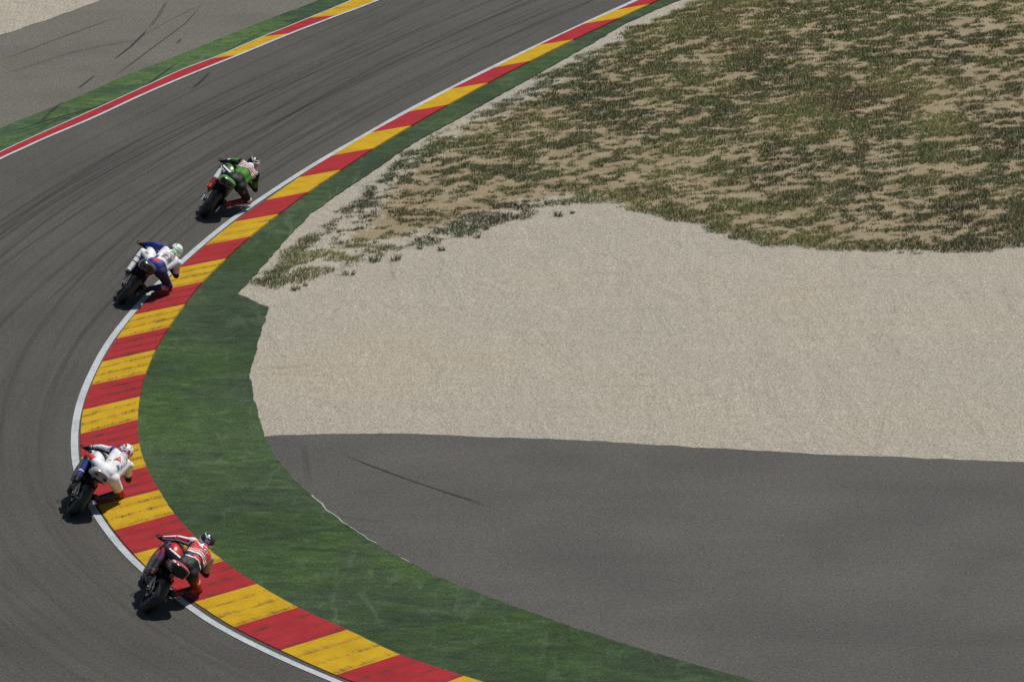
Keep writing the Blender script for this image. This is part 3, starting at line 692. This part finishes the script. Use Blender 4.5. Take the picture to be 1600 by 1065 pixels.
    fa.loft([(.50, 0, .42, .10, .14, 1), (.58, 0, .43, .18, .20, 1), (.80, 0, .50, .225, .27, 1.2), (1.02, 0, .57, .235, .30, 1.2), (1.18, 0, .66, .22, .26, 1), (1.32, 0, .73, .18, .185, .8), (1.47, 0, .775, .135, .125, .6), (1.58, 0, .785, .09, .08, .4), (1.64, 0, .78, .05, .045, .2), (1.66, 0, .778, .02, .018, 0)], 26)
    fo_ = fa.build('fairing', [PM[x] for x in b['fair']], root, b['fairc'])
    ws = MB(); V = []; F = []
    for i in range(9):
        q = i / 8.; yy = 1.50 - .30 * q; zz = .90 + .15 * q - .02 * q * q; ww = .07 + .07 * q
        for j in range(11): ph = (j - 5) / 5.; V.append((ww * math.sin(ph * 1.35), yy - .03 * ph * ph, zz - .12 * (1 - math.cos(ph * 1.35)) - .015))
    for i in range(8):
        for j in range(10): F.append((i * 11 + j, i * 11 + j + 1, i * 11 + j + 12, i * 11 + j + 11))
    n0 = len(V); V += [(x * .97, y, z - .006) for x, y, z in V]; F += [tuple(i + n0 for i in f_)[::-1] for f_ in F[:]]
    ws.add(V, F).build('windscreen', M_GLASS, root)
    ds = MB(); ds.box((0, 1.20, .965), (.13, .03, .07), Matrix.Rotation(R(-35), 3, 'X')); ds.build('dashboard', M_DARK, root)
    for sx in (-1, 1):                                                 # fork legs and handlebars
        q = MB(); q.tube([(sx * .095, 1.15, .93), (sx * .095, 1.30, .56), (sx * .095, 1.42, .30)], [.027, .025, .03], 12); q.box((sx * .095, 1.47, .30), (.03, .07, .10)); q.build('fork_leg', M_DARK, root)
        h = MB(); h.tube([(sx * .10, 1.15, .91), (sx * .20, 1.12, .905)], .013, 8); h.tube([(sx * .19, 1.122, .905), (sx * .345, 1.075, .893)], .018, 10); h.capsule((sx * .345, 1.075, .893), (sx * .36, 1.07, .892), .02, .02, 8)
        h.v = [(x_, y_, z_ - .04) for x_, y_, z_ in h.v]; hb = h.build('handlebar', M_DARK, root)
        l_ = MB(); l_.tube([(sx * .20, 1.15, .90), (sx * .27, 1.18, .895), (sx * .36, 1.15, .885)], [.008, .007, .006], 6); l_.tube([(sx * .355, 1.07, .892), (sx * .40, 1.10, .892), (sx * .39, 1.18, .892), (sx * .34, 1.22, .892)], .008, 6); l_.v = [(x_, y_, z_ - .04) for x_, y_, z_ in l_.v]; l_.build('lever', M_DARK, hb)
    ff = MB(); V = []; F = []
    for i in range(12):
        th = R(-38 + i * 11)
        for j in range(7): ph = (j - 3) / 3.; V.append((ph * .075, 1.42 - .318 * math.sin(th), .30 + .318 * math.cos(th) * (1 - .10 * ph * ph)))
    for i in range(11):
        for j in range(6): F.append((i * 7 + j, i * 7 + j + 1, i * 7 + j + 8, i * 7 + j + 7))
    n0 = len(V); V += [(x * .95, 1.42 + (y - 1.42) * .98, .3 + (z - .3) * .98) for x, y, z in V]; F += [tuple(i + n0 for i in f_)[::-1] for f_ in F[:]]
    ff.add(V, F).build('front_fender', PM[b['fair'][0]], root)
    pose(root, cfg); return root

def pose(root, cfg):
    x, y = cfg['at']; g = G(x, y); i = int(np.argmin(np.hypot(inner[:, 0] - g[0], inner[:, 1] - g[1]))); t = -tan[i]
    psi = R(cfg['psi']); print('tangent', math.degrees(math.atan2(t[0], t[1])), cfg['psi']); L = R(cfg['lean'])
    root.location = (g[0], g[1], .10 * (1 - math.cos(L)) + .004); root.rotation_euler = (0, L, -psi); root.scale = (cfg['sc'],) * 3

J0 = dict(pel=(.18, .33, .94), waist=(.22, .47, 1.05), chest=(.25, .66, 1.165), neck=(.275, .85, 1.225), shl=(.085, .80, 1.20), shr=(.455, .78, 1.15), ell=(-.115, .96, 1.07), hal=(-.275, 1.085, .895),
          elr=(.62, .93, .90), har=(.285, 1.085, .885), hipl=(.08, .35, .92), knl=(-.205, .74, .86), anl=(-.215, .41, .545), hipr=(.28, .32, .90), knr=(.59, .55, .71), anr=(.325, .34, .48),
          head=(.31, .985, 1.315))
def rider(cfg):
    J = dict(J0); J.update(cfg.get('J', {})); J = {k_: Vector(v) for k_, v in J.items()}
    root = bpy.data.objects.new('person', None); col.objects.link(root); tag(root, cfg['rlabel'], 'person', 'riders hanging off their motorcycles'); pose(root, cfg)
    segs = [('torso', J['pel'], J['waist'], .13, .125), ('torso', J['waist'], J['chest'], .13, .135), ('torso', J['chest'], J['neck'], .13, .07), ('torso', J['hipl'], J['hipr'], .125, .125),
            ('torso', J['hipl'].lerp(J['waist'], .3), J['shl'].lerp(J['chest'], .35), .11, .105), ('torso', J['hipr'].lerp(J['waist'], .3), J['shr'].lerp(J['chest'], .35), .11, .105),
            ('torso', J['shl'], J['shr'], .078, .078), ('neck', J['neck'], J['head'], .06, .055),
            ('uarml', J['shl'], J['ell'], .080, .060), ('farml', J['ell'], J['hal'], .059, .040), ('uarmr', J['shr'], J['elr'], .080, .060), ('farmr', J['elr'], J['har'], .059, .040),
            ('thighl', J['hipl'], J['knl'], .118, .077), ('shinl', J['knl'], J['anl'], .075, .052), ('thighr', J['hipr'], J['knr'], .118, .077), ('shinr', J['knr'], J['anr'], .075, .052)]
    m = MB()
    for nme, a, b_, ra, rb in segs: m.capsule(a, b_, ra, rb, 14)
    for s_ in ('l', 'r'):                                              # calves, buttock, knee pads
        m.capsule(J['kn' + s_].lerp(J['an' + s_], .2) , J['kn' + s_].lerp(J['an' + s_], .5), .064, .055, 12)
        m.capsule(J['hip' + s_] + Vector((0, -.03, .0)), J['hip' + s_] + Vector((0, .04, .02)), .125, .12, 12)
    for s_, sx in (('l', -1), ('r', 1)):                               # shoulder, elbow and knee armour
        m.capsule(J['sh' + s_] + Vector((sx * .02, 0, .02)), J['sh' + s_].lerp(J['el' + s_], .25) + Vector((sx * .01, 0, .015)), .078, .066, 12)
        m.capsule(J['el' + s_] + Vector((sx * .012, -.01, -.01)), J['el' + s_].lerp(J['ha' + s_], .2) + Vector((sx * .008, 0, -.008)), .057, .050, 12)
        m.capsule(J['kn' + s_] + Vector((sx * .005, .01, .0)), J['kn' + s_].lerp(J['an' + s_], .18), .074, .066, 12)
    sp = (J['neck'] - J['waist']).normalized(); rt_ = (J['shr'] - J['shl']).normalized(); nb_ = rt_.cross(sp).normalized()
    if nb_.z < 0: nb_ = -nb_
    hump0 = J['chest'] + nb_ * .075 - sp * .02; hump1 = J['neck'] + nb_ * .05 - sp * .03
    m.capsule(hump0, hump1, .07, .082, 14)
    tmp = m.build('body', LM['white'], None, smooth=False)
    md = tmp.modifiers.new('r', 'REMESH'); md.mode = 'VOXEL'; md.voxel_size = .0125
    sm = tmp.modifiers.new('s', 'SMOOTH'); sm.iterations = 4; sm.factor = .5
    bpy.context.view_layer.update(); dg = bpy.context.evaluated_depsgraph_get(); me = bpy.data.meshes.new_from_object(tmp.evaluated_get(dg))
    bpy.data.objects.remove(tmp); me.materials.clear(); names = cfg['suit']; [me.materials.append(LM[x]) for x in names]
    n = len(me.polygons); cc = np.zeros(n * 3); me.polygons.foreach_get('center', cc); cc = cc.reshape(-1, 3); best = np.full(n, 9e9); sid = np.zeros(n, int); tt = np.zeros(n)
    for q, (nm, a, b_, ra, rb) in enumerate(segs):
        a, b_ = np.array(a), np.array(b_); d = b_ - a; t = np.clip(((cc - a) @ d) / (d @ d), 0, 1); di = np.linalg.norm(cc - a - t[:, None] * d, axis=1) - (ra + (rb - ra) * t)
        k_ = di < best; best[k_] = di[k_]; sid[k_] = q; tt[k_] = t[k_]
    # torso coordinates: u across (-1 left .. 1 right), v up the spine (0 waist .. 1 neck), w towards the back
    o_ = np.array(J['waist']); L = (J['neck'] - J['waist']).length; rel = cc - o_; u = rel @ np.array(rt_) / .2; v = rel @ np.array(sp) / L
    up_ = np.array(nb_); w_ = rel @ up_
    wl = w_.copy()
    for q, (nm, a, b_, ra, rb) in enumerate(segs):
        if nm == 'torso': continue
        a, b_ = np.array(a), np.array(b_); k_ = sid == q; wl[k_] = ((cc[k_] - a - tt[k_][:, None] * (b_ - a)) @ (np.array([0, -.25, .97]))) / (ra + (rb - ra) * tt[k_])
    mi = [names.index(cfg['suitc'](segs[sid[q]][0], tt[q], u[q], v[q], (w_ if segs[sid[q]][0] == 'torso' else wl)[q], Vector(cc[q]), J)) for q in range(n)]
    me.polygons.foreach_set('material_index', mi); me.polygons.foreach_set('use_smooth', [True] * n)
    body = link('body', me, root); me.update()
    bvh = BVHTree.FromPolygons([v_.co.copy() for v_ in me.vertices], [tuple(p.vertices) for p in me.polygons])
    # boots
    for s_, tip in (('l', Vector((-.235, .60, .425))), ('r', Vector((.34, .52, .385)))):
        q = MB(); a = J['an' + s_]; k_ = J['kn' + s_]; heel = a + (a - k_).normalized() * .085 + Vector((0, -.025, 0)); ball = a.lerp(tip, .68) + Vector((0, .0, -.03))
        q.capsule(a.lerp(k_, .38), a, .060, .050, 12); q.capsule(a, heel, .050, .040, 12); q.capsule(a + Vector((0, .02, -.02)), ball, .048, .040, 12); q.capsule(ball, ball + (tip - a).normalized() * .075, .040, .030, 12); q.capsule(heel, ball, .036, .034, 12)
        t_ = q.build('boot', LM['black'], None, smooth=False); md = t_.modifiers.new('r', 'REMESH'); md.mode = 'VOXEL'; md.voxel_size = .010; sm = t_.modifiers.new('s', 'SMOOTH'); sm.iterations = 3
        bpy.context.view_layer.update(); dg = bpy.context.evaluated_depsgraph_get(); bme = bpy.data.meshes.new_from_object(t_.evaluated_get(dg)); bpy.data.objects.remove(t_); bme.materials.clear()
        bn = cfg['boot']; [bme.materials.append(LM[x]) for x in bn]
        ax = (heel - a.lerp(k_, .38)); Lx = ax.length; ax = ax / Lx
        for p in bme.polygons:
            hgt = (Vector(p.center) - a.lerp(k_, .38)).dot(ax) / Lx; p.use_smooth = True; p.material_index = cfg['bootr'] if (s_ == 'r' and 'bootr' in cfg) else cfg['bootc'](hgt, (Vector(p.center) - a).dot((tip - a).normalized()))
        link('boot', bme, root)
    # knee slider
    for s_ in ('l', 'r'):
        q = MB(); k_ = J['kn' + s_]; d = Vector((1 if s_ == 'r' else -1, .25, -.25)).normalized(); q.capsule(k_ + d * .055 + Vector((0, 0, .02)), k_ + d * .06 + Vector((0, 0, -.03)), .036, .034, 12); q.build('knee_slider', LM[cfg.get('slider', 'black')], root)
    # gloves: palm, four fingers closed round the grip, thumb below
    for s_, sx in (('l', -1), ('r', 1)):
        q = MB(); h = J['ha' + s_]; g0 = Vector((sx * .225, 1.115, .862)); g1 = Vector((sx * .315, 1.085, .855)); q.capsule(h.lerp(J['el' + s_], .18), h, .042, .036, 12)
        q.capsule(h, g0.lerp(g1, .5) + Vector((0, -.012, .030)), .034, .034, 12); q.capsule(g0 + Vector((0, -.005, .030)), g1 + Vector((0, -.005, .030)), .022, .020, 10)
        for k_ in range(4):
            p = g0.lerp(g1, k_ / 3.); l_ = (.95, 1.05, 1.0, .85)[k_]
            for a_, b_ in ((Vector((0, .012, .036)), Vector((0, .042 * l_, .024))), (Vector((0, .042 * l_, .024)), Vector((0, .040 * l_, -.008))), (Vector((0, .040 * l_, -.008)), Vector((0, .016, -.026 * l_)))): q.capsule(p + a_, p + b_, .0105, .0098, 8)
        p = g0 + Vector((-sx * .012, 0, 0)); q.capsule(p + Vector((0, -.03, .02)), p + Vector((0, -.032, -.008)), .013, .0115, 8); q.capsule(p + Vector((0, -.032, -.008)), p + Vector((0, -.005, -.026)), .0115, .010, 8)
        gn = cfg['glove']; q.build('glove', [LM[x] for x in gn], root, lambda c_, n_, h=h: 0 if (c_ - h).dot(J['el' + s_] - h) > .0 or len(gn) < 2 else 1)
    # helmet
    F = Vector(cfg.get('face', (.10, .88, .10))).normalized(); Rr = F.cross(Vector((-.12, 0, 1))).normalized(); U = Rr.cross(F).normalized()
    M = Matrix((Rr, F, U)).transposed().to_4x4(); M.translation = J['head'] + F * .01
    bm = bmesh.new(); bmesh.ops.create_uvsphere(bm, u_segments=48, v_segments=32, radius=1)
    for v_ in bm.verts:
        x, y, z = v_.co; r_ = Vector((x * .134, y * .160, z * .142))
        if z < -.15 and y > 0: r_.y += .03 * min(1, (-.15 - z) * 2) * y; r_.x *= .93
        if z < -.72: r_.z = -.135 * .72 - (r_.z + .135 * .72) * -.25
        if y < -.35: r_.y -= .018 * max(0, 1 - abs(z - .05) * 2.2); r_.x *= 1 - .05 * abs(y)
        v_.co = r_
    bmesh.ops.recalc_face_normals(bm, faces=bm.faces); me = bpy.data.meshes.new('helmet'); hn = cfg['helm']
    for f_ in bm.faces: f_.smooth = True; c_ = f_.calc_center_median(); f_.material_index = hn.index(cfg['helmc'](c_.x / .128, c_.y / .155, c_.z / .135))
    bmesh.ops.transform(bm, matrix=M, verts=bm.verts); bm.to_mesh(me); bm.free(); [me.materials.append(PM[x]) for x in hn]; ho = link('helmet', me, root)
    V = []; FF_ = []
    for i in range(7):
        for j in range(17):
            th = R(-72 + j * 9); ph = R(-16 + i * 8.5); V.append(M @ Vector((math.sin(th) * math.cos(ph) * .133, math.cos(th) * math.cos(ph) * .166, math.sin(ph) * .142)))
    for i in range(6):
        for j in range(16): FF_.append((i * 17 + j, i * 17 + j + 1, i * 17 + j + 18, i * 17 + j + 17))
    MB().add(V, FF_).build('visor', M_VIS, ho)
    q = MB(); pts = [M @ Vector((.075 * s__, -.115 + .02 * abs(s__), .085)) for s__ in (-1, -.5, 0, .5, 1)]; q.tube(pts, [.010, .016, .018, .016, .010], 10, flat=.6)
    q.build('spoiler', PM[hn[0]], ho)
    # prints on the back and seat of the suit
    def frame(u0, v0):
        u0 = u0 - .22 if v0 > -.2 else u0
        return J['waist'] + rt_ * (u0 * .2) + sp * (v0 * L) + nb_ * .4
    def put(tris, V2, u0, v0, rot, m_, lift=.004, dirn=None, org=None, ax=None):
        n_ = dirn or nb_; X_, Y_ = (rt_, sp) if ax is None else ax; o3 = org if org is not None else frame(u0, v0); c_, s2 = math.cos(rot), math.sin(rot); VV_ = []
        for x, y in V2:
            p = o3 + X_ * (x * c_ - y * s2) + Y_ * (x * s2 + y * c_); hit = bvh.ray_cast(p, -n_)
            if hit[0] is None: return None
            VV_.append(hit[0] + n_ * lift)
        return VV_
    groups = {}
    def shape(polys, colr, u0, v0, rot=0, lift=.004, **kw):
        parts_ = {}
        for P2 in polys:
            VV_ = put(None, P2, u0, v0, rot, None, lift, **kw)
            if VV_: b0_ = parts_.setdefault(len(groups), MB()); b0_.add(VV_, [tuple(range(len(VV_)))])
        for q_ in parts_.values(): groups[len(groups)] = (colr, q_)
    def text(s_, size, colr, u0, v0, rot=0, lift=.0075, **kw):
        cu = bpy.data.curves.new('t', 'FONT'); cu.body = s_; cu.size = size; cu.align_x = 'CENTER'; cu.align_y = 'CENTER'; cu.offset = size * .02; to_ = bpy.data.objects.new('t', cu); col.objects.link(to_)
        bpy.context.view_layer.update(); tm_ = bpy.data.meshes.new_from_object(to_); V2 = [(v_.co.x, v_.co.y) for v_ in tm_.vertices]; fs = [tuple(p.vertices) for p in tm_.polygons]
        bpy.data.objects.remove(to_); bpy.data.curves.remove(cu); VV_ = put(None, V2, u0, v0, rot, None, lift, **kw)
        if VV_: groups[len(groups)] = (colr, MB().add(VV_, fs))
    if 'prints' in cfg: cfg['prints'](shape, text, J, dict(rt=rt_, sp=sp, nb=nb_))
    for cname, g in groups.values(): g.build('suit_print', LM[cname], root, smooth=False)
    return root
def ring(cx, cy, rx, ry, w_, n=28, a0=0, a1=360):
    out = []
    for i in range(n):
        t0, t1 = (R(a0 + (a1 - a0) * k_ / n) for k_ in (i, i + 1)); out.append([(cx + rx * math.cos(t0), cy + ry * math.sin(t0)), (cx + rx * math.cos(t1), cy + ry * math.sin(t1)), (cx + (rx - w_) * math.cos(t1), cy + (ry - w_) * math.sin(t1)), (cx + (rx - w_) * math.cos(t0), cy + (ry - w_) * math.sin(t0))])
    return out
def quad(cx, cy, w_, h, nx=6): return [[(cx - w_ / 2 + w_ * i / nx, cy - h / 2), (cx - w_ / 2 + w_ * (i + 1) / nx, cy - h / 2), (cx - w_ / 2 + w_ * (i + 1) / nx, cy + h / 2), (cx - w_ / 2 + w_ * i / nx, cy + h / 2)] for i in range(nx)]

# 1 green machine ---------------------------------------------------
def suit1(s, t, u, v, w, c, J):
    if s == 'torso':
        if w > -.02 and v > .36:
            k_ = (v - .36) / .56
            return 'green' if u < -1.05 else ('white', 'black', 'white', 'orange', 'orange', 'white', 'black', 'white', 'black', 'white', 'white')[max(0, min(10, int(k_ * 11)))]
        if v > -.16 - .1 * u and w > -.06 and -1.0 < u < .95: return 'green' if v < .30 else 'black'
        return 'black'
    if s == 'uarml': return 'green' if w > .1 and t > .1 else 'black'
    if s == 'farml': return ('white' if .15 < t < .5 else ('blue' if t < .62 else 'black')) if w > .25 else 'black'
    if s in ('uarmr', 'farmr'): return 'green' if (.35 < t < .8 and s == 'uarmr') or (s == 'farmr' and t < .3 and w > 0) else 'black'
    if s == 'thighl': return 'white' if (t > .55 and -.2 < w < .45) or (t > .3 and .75 < w < .9) else 'black'
    if s == 'shinl': return 'black' if .02 < t < .12 else ('white' if t < .66 and w > -.35 else 'dred')
    if s == 'thighr': return 'white' if t > .88 else ('grey' if .12 < t < .3 and .1 < w < .5 else 'black')
    if s == 'shinr': return 'dred' if t > .3 else 'black'
    return 'black'
def helm1(x, y, z):
    if y > .35 and z > -.2: return 'black'
    if x > .55 and z < .35: return 'orange'
    if x > .1 and .12 < z < .65 and y < .3: return 'blue' if z < .42 else 'white'
    if x < -.2 and z < -.1: return 'tan_'
    if abs(z - .8) < .06: return 'tan_'
    return 'black'
def prints1(shape, text, J, A):
    shape([[(-.055, -.03), (.055, -.045), (.02, .05)]], 'red', .12, .14, R(-10)); shape(ring(0, 0, .085, .06, .012, 24), 'lgreen', .12, .14, 0, .003)
# 2 blue and white machine ------------------------------------------
def suit2(s, t, u, v, w, c, J):
    if s == 'torso':
        if v < -.22: return 'red' if (u < -.3 and v > -.45) else ('blue' if u < .2 else 'navy')
        if v < .05: return 'blue' if u < -.75 else ('white' if u < .9 and w > -.03 else ('red' if u < 0 else 'navy'))
        return 'blue' if (u < -1.0 and w < .06) else ('white' if w > -.11 else 'navy')
    if s == 'uarml': return 'blue'
    if s == 'farml': return 'blue' if t < .8 else 'dred'
    if s == 'uarmr': return 'white' if t < .75 and w > -.7 else 'navy'
    if s == 'farmr': return 'navy'
    if s == 'thighl': return 'white' if w > -.1 and t > .18 else 'blue'
    if s == 'shinl': return 'navy' if (.36 < t < .42 or .62 < t < .68 or w < -.45) else 'white'
    if s == 'thighr': return 'navy' if t < .72 else 'blue'
    if s == 'shinr': return 'navy' if t > .45 else ('orange' if .1 < t < .25 else 'tan_')
    return 'navy'
def helm2(x, y, z):
    if y > .4 and -.25 < z < .5: return 'black'
    a = z + .25 * x
    if a > .92: return 'white'
    if a > .80: return 'lgreen'
    if a > .58: return 'white'
    if a > .48: return 'lgreen'
    if a > .34: return 'white'
    if x < .0 and a < .2: return 'navy' if z > -.3 else 'grey'
    return 'grey' if x < .3 else 'white'
def prints2(shape, text, J, A):
    shape(quad(0, 0, .15, .125, 8) , 'lgreen', .30, .84); shape(quad(-.02, .025, .08, .012), 'white', .30, .84, 0, .007); shape(quad(.01, -.01, .09, .012), 'white', .30, .84, 0, .007)
    text('FIXI', .085, 'black', .25, .58); shape(quad(0, 0, .20, .008), 'grey', .15, .44); shape(quad(0, 0, .18, .008), 'grey', .15, .38); shape(quad(0, 0, .24, .008), 'red', .10, .30)
    shape(quad(0, 0, .20, .13, 8), 'grey', .15, .12, R(-8), .004); text('2', .15, 'white', .12, .12, R(-8), .010)
    th = (J['knl'] - J['hipl']).normalized(); o3 = J['hipl'].lerp(J['knl'], .62); n3 = Vector((-.35, -.5, .8)); n3 = (n3 - th * n3.dot(th)).normalized()
    text('FIXI', .085, 'black', 0, 0, R(180), .009, dirn=n3, org=o3 + n3 * .3, ax=(th, n3.cross(th)))
# 3 white machine ---------------------------------------------------
def suit3(s, t, u, v, w, c, J):
    if s == 'torso':
        if v > .93 and w > -.06: return 'blue'
        if abs(u) > 1.12 and v > .3: return 'blue' if w > .03 else 'black'
        return 'white' if w > -.10 or v < .2 else 'black'
    if s == 'uarml': return 'black' if w < -.05 else ('blue' if t < .12 else 'white')
    if s == 'farml': return 'black' if w < .0 or t > .72 or .52 < t < .6 else 'white'
    if s == 'uarmr': return 'white' if w > -.6 and t < .7 else 'black'
    if s == 'farmr': return 'white' if t < .4 else 'black'
    if s == 'thighl': return 'red' if t > .66 and w > .1 else ('blue' if abs(w + .2) < .08 and t > .3 else ('black' if t > .55 and w < -.2 else 'white'))
    if s == 'shinl': return 'red' if t < .08 else ('black' if t < .22 else ('white' if .70 < t < .76 else 'blue'))
    if s == 'thighr': return 'white' if t < .74 else 'red'
    if s == 'shinr': return 'red' if t < .10 else 'navy'
    return 'black'
def helm3(x, y, z):
    if y > .4 and -.25 < z < .5: return 'black'
    q = vnoise(np.array([x * 2.6 + 5]), np.array([z * 2.6 + y * 1.7 + 3]), 12)[0]
    if z < -.35: return 'red' if x > .2 else 'white'
    return 'red' if q > .58 else ('blue' if q < .16 else 'white')
def prints3(shape, text, J, A):
    shape(ring(0, 0, .105, .040, .008, 30), 'blue', .28, .86); shape(ring(0, 0, .092, .030, .007, 30), 'red', .28, .86, 0, .005); text('PATA', .05, 'red', .28, .86)
    shape(quad(0, 0, .15, .006), 'red', .25, .74); text('HONDA', .044, 'red', .22, .64); text('TITANIUM', .036, 'black', .20, .50)
    shape([[(-.062, -.05), (.0, -.05), (0.0, .066)], [(0, -.05), (.066, -.05), (0, .066)]], 'red', -.10, .22, 0, .007); text('4', .05, 'white', -.10, .20, 0, .011)
    text('BM', .065, 'blue', .30, -.19, R(-25), .011); shape(quad(0, 0, .03, .04, 2), 'red', .55, .0); shape(quad(0, 0, .05, .025, 2), 'red', -.62, .02); shape(quad(0, 0, .022, .05, 2), 'black', -.95, .02, R(-30))
# 4 red machine -----------------------------------------------------
def suit4(s, t, u, v, w, c, J):
    if s == 'torso':
        if v > .95: return 'purple'
        if v > .30 and w > -.05:
            if u < -1.0: return 'black'
            if u < -.22 and v > .66 - .45 * (u + .45): return 'white'
            if u > .95: return 'silver'
            if v < .35: return 'white'
            return 'red'
        if v > .24: return 'red'
        if v > .15 and w > .0: return 'white'
        if v > .08: return 'black'
        if v > -.06 and w > -.02 and -.5 < u < .4: return 'red'
        if -.13 < v < -.07 and w > 0: return 'white'
        return 'black'
    if s == 'uarml': return 'black' if w < -.25 else ('red' if .15 < w < .62 and t > .1 else 'white')
    if s == 'farml': return 'black' if w < -.25 else ('red' if .1 < w < .5 else 'white')
    if s == 'uarmr': return 'silver' if t < .8 and w > -.6 else 'black'
    if s == 'farmr': return 'black' if t < .5 else 'red'
    if s == 'thighl': return 'white' if .7 < w < .85 and t < .8 else ('red' if w > .85 and .4 < t < .7 else 'black')
    if s == 'shinl': return ('red' if t < .22 else 'purple') if t < .55 and w > -.2 else 'black'
    if s == 'thighr': return 'black' if t < .25 else ('white' if .45 < t < .6 and w > .3 else ('red' if w > .2 else 'dred'))
    if s == 'shinr': return 'dred' if t < .4 or t > .75 else 'black'
    return 'black'
def helm4(x, y, z):
    if y > .4 and -.25 < z < .5: return 'black'
    if abs(x) > .48 and -.65 < z < .12: return 'white'
    if abs(x) < .35 and .05 < z < .6 and y < 0: return 'grey'
    return 'white' if abs(z - .78) < .05 and x < .2 else 'black'
def prints4(shape, text, J, A):
    text('PRAMAC', .050, 'white', .20, .72, 0, .010); shape(ring(0, 0, .042, .038, .015, 24, -60, 250), 'white', .34, .52, 0, .008); shape([[(.025, .0), (.042, .0), (.050, .062), (.040, .062)]], 'white', .34, .52, 0, .008)
    shape(quad(0, 0, .26, .010, 8), 'white', .15, .41, 0, .006); shape(quad(0, 0, .05, .05, 2), 'blue', .75, .93, 0, .006)
CF = [
 dict(at=(314, 338), lean=38, psi=5, sc=1.06, J=dict(head=(.21,.985,1.28), neck=(.20,.85,1.20), shl=(.02,.80,1.18), shr=(.39,.79,1.15), waist=(.18,.47,1.05), chest=(.19,.66,1.155), elr=(.58,.93,.88), ell=(-.14,.97,1.06)), label='green and black racing motorcycle leaning over on the asphalt, leading the four', rlabel='rider in green and black leathers with white and orange striped back, in the lead',
      tank=['green', 'black'], tankc=lambda c, n: 0 if n.z > .3 or abs(c.z - .86) < .02 else 1, tail=['green', 'black', 'lgreen', 'white'], tailc=lambda c, n: 1 if (n.y < -.55 or n.z < -.35) else (3 if abs(n.z - .35) < .12 and c.y > .0 else 0),
      fair=['green', 'black', 'white'], fairc=lambda c, n: 0 if c.z > .62 else 1, bob=True, suit=['black', 'white', 'green', 'orange', 'dred', 'blue', 'grey'], suitc=suit1, helm=['black', 'orange', 'blue', 'white', 'tan_'], helmc=helm1, prints=prints1,
      boot=['red', 'white', 'black'], bootc=lambda h, f: (0 if h < .28 else (1 if h < .62 else (0 if f < .09 else 2))), glove=['white', 'black']),
 dict(at=(186, 473), lean=39, psi=3, sc=1.05, J=dict(head=(.30,.985,1.23), neck=(.27,.85,1.17), shl=(.09,.79,1.16), shr=(.45,.78,1.10), waist=(.21,.47,1.03), chest=(.245,.66,1.125), elr=(.60,.93,.86)), label='blue and white racing motorcycle with a black tail, second in line beside the kerb', rlabel='rider with white back, bright green shoulder patch and blue left arm, second in line',
      tank=['white', 'blue'], tankc=lambda c, n: 0 if n.z > .1 else 1, tail=['white', 'black', 'blue', 'grey'], tailc=lambda c, n: 1 if (c.y < .02 or n.z < .1) else 0,
      fair=['white', 'navy', 'blue'], fairc=lambda c, n: 2 if c.z > .75 else 1, suit=['white', 'blue', 'navy', 'red', 'tan_', 'dred', 'grey', 'orange'], suitc=suit2, helm=['white', 'black', 'lgreen', 'navy', 'grey'], helmc=helm2, prints=prints2,
      boot=['white', 'navy', 'black'], bootr=2, bootc=lambda h, f: (0 if h < .12 or .3 < h < .85 else 1) if f < .10 else 2, glove=['black']),
 dict(at=(108, 805), lean=38, psi=-4, sc=1.0, J=dict(head=(.29,.985,1.27), neck=(.265,.85,1.20), shl=(.08,.80,1.18), shr=(.44,.78,1.13)), label='white racing motorcycle with a pale broad tail leaning across the white line', rlabel='rider in white leathers with a red triangle on the back, third in line',
      tank=['white', 'red'], tankc=lambda c, n: 1 if c.y > .98 else 0, tail=['white', 'black', 'silver', 'blue'], tailc=lambda c, n: 1 if n.z < -.6 else (2 if c.y < .02 else (3 if abs(n.z - .2) < .2 and c.y > .1 else 0)), tw=.98, vw=1.5, ventm=PM['dred'],  # rear of this white tail is greyed: its shade is painted into the colour
      fair=['white', 'black', 'red'], fairc=lambda c, n: 0 if c.z > .86 else 1, suit=['white', 'blue', 'black', 'red', 'navy'], suitc=suit3, helm=['white', 'red', 'blue', 'black'], helmc=helm3, prints=prints3, slider='red',
      boot=['black', 'navy'], bootc=lambda h, f: 1 if .1 < h < .35 else 0, glove=['white', 'black'], face=(.16, .88, .02), swing=M_DARK),
 dict(at=(223, 955), lean=41, psi=-5, sc=1.02, J=dict(head=(.28,.985,1.33)), label='red and black racing motorcycle at the back of the line beside the white line', rlabel='rider in red, white and black leathers with a black and white helmet, last in line',
      tank=['red', 'purple', 'black'], tankc=lambda c, n: 0 if n.z > .2 else 1, tail=['red', 'black', 'purple', 'white'], tailc=lambda c, n: 1 if (n.y < -.2 or n.z < .35) else (3 if abs(n.x) > .55 and n.z > .5 else (2 if .12 < c.y < .24 else 0)),
      fair=['purple', 'black', 'red'], fairc=lambda c, n: 0 if c.z > .80 else (2 if c.z > .62 and c.y > .6 else 1), suit=['black', 'white', 'red', 'purple', 'dred', 'silver', 'tan_'], suitc=suit4, helm=['black', 'white', 'grey'], helmc=helm4, prints=prints4,
      boot=['red', 'white', 'black'], bootc=lambda h, f: (0 if h < .18 or .55 < h < .72 else (1 if h < .36 else 2)) if f < .08 else 2, glove=['white', 'black'], exs=1),
]
for cf in CF: bike(cf); rider(cf)
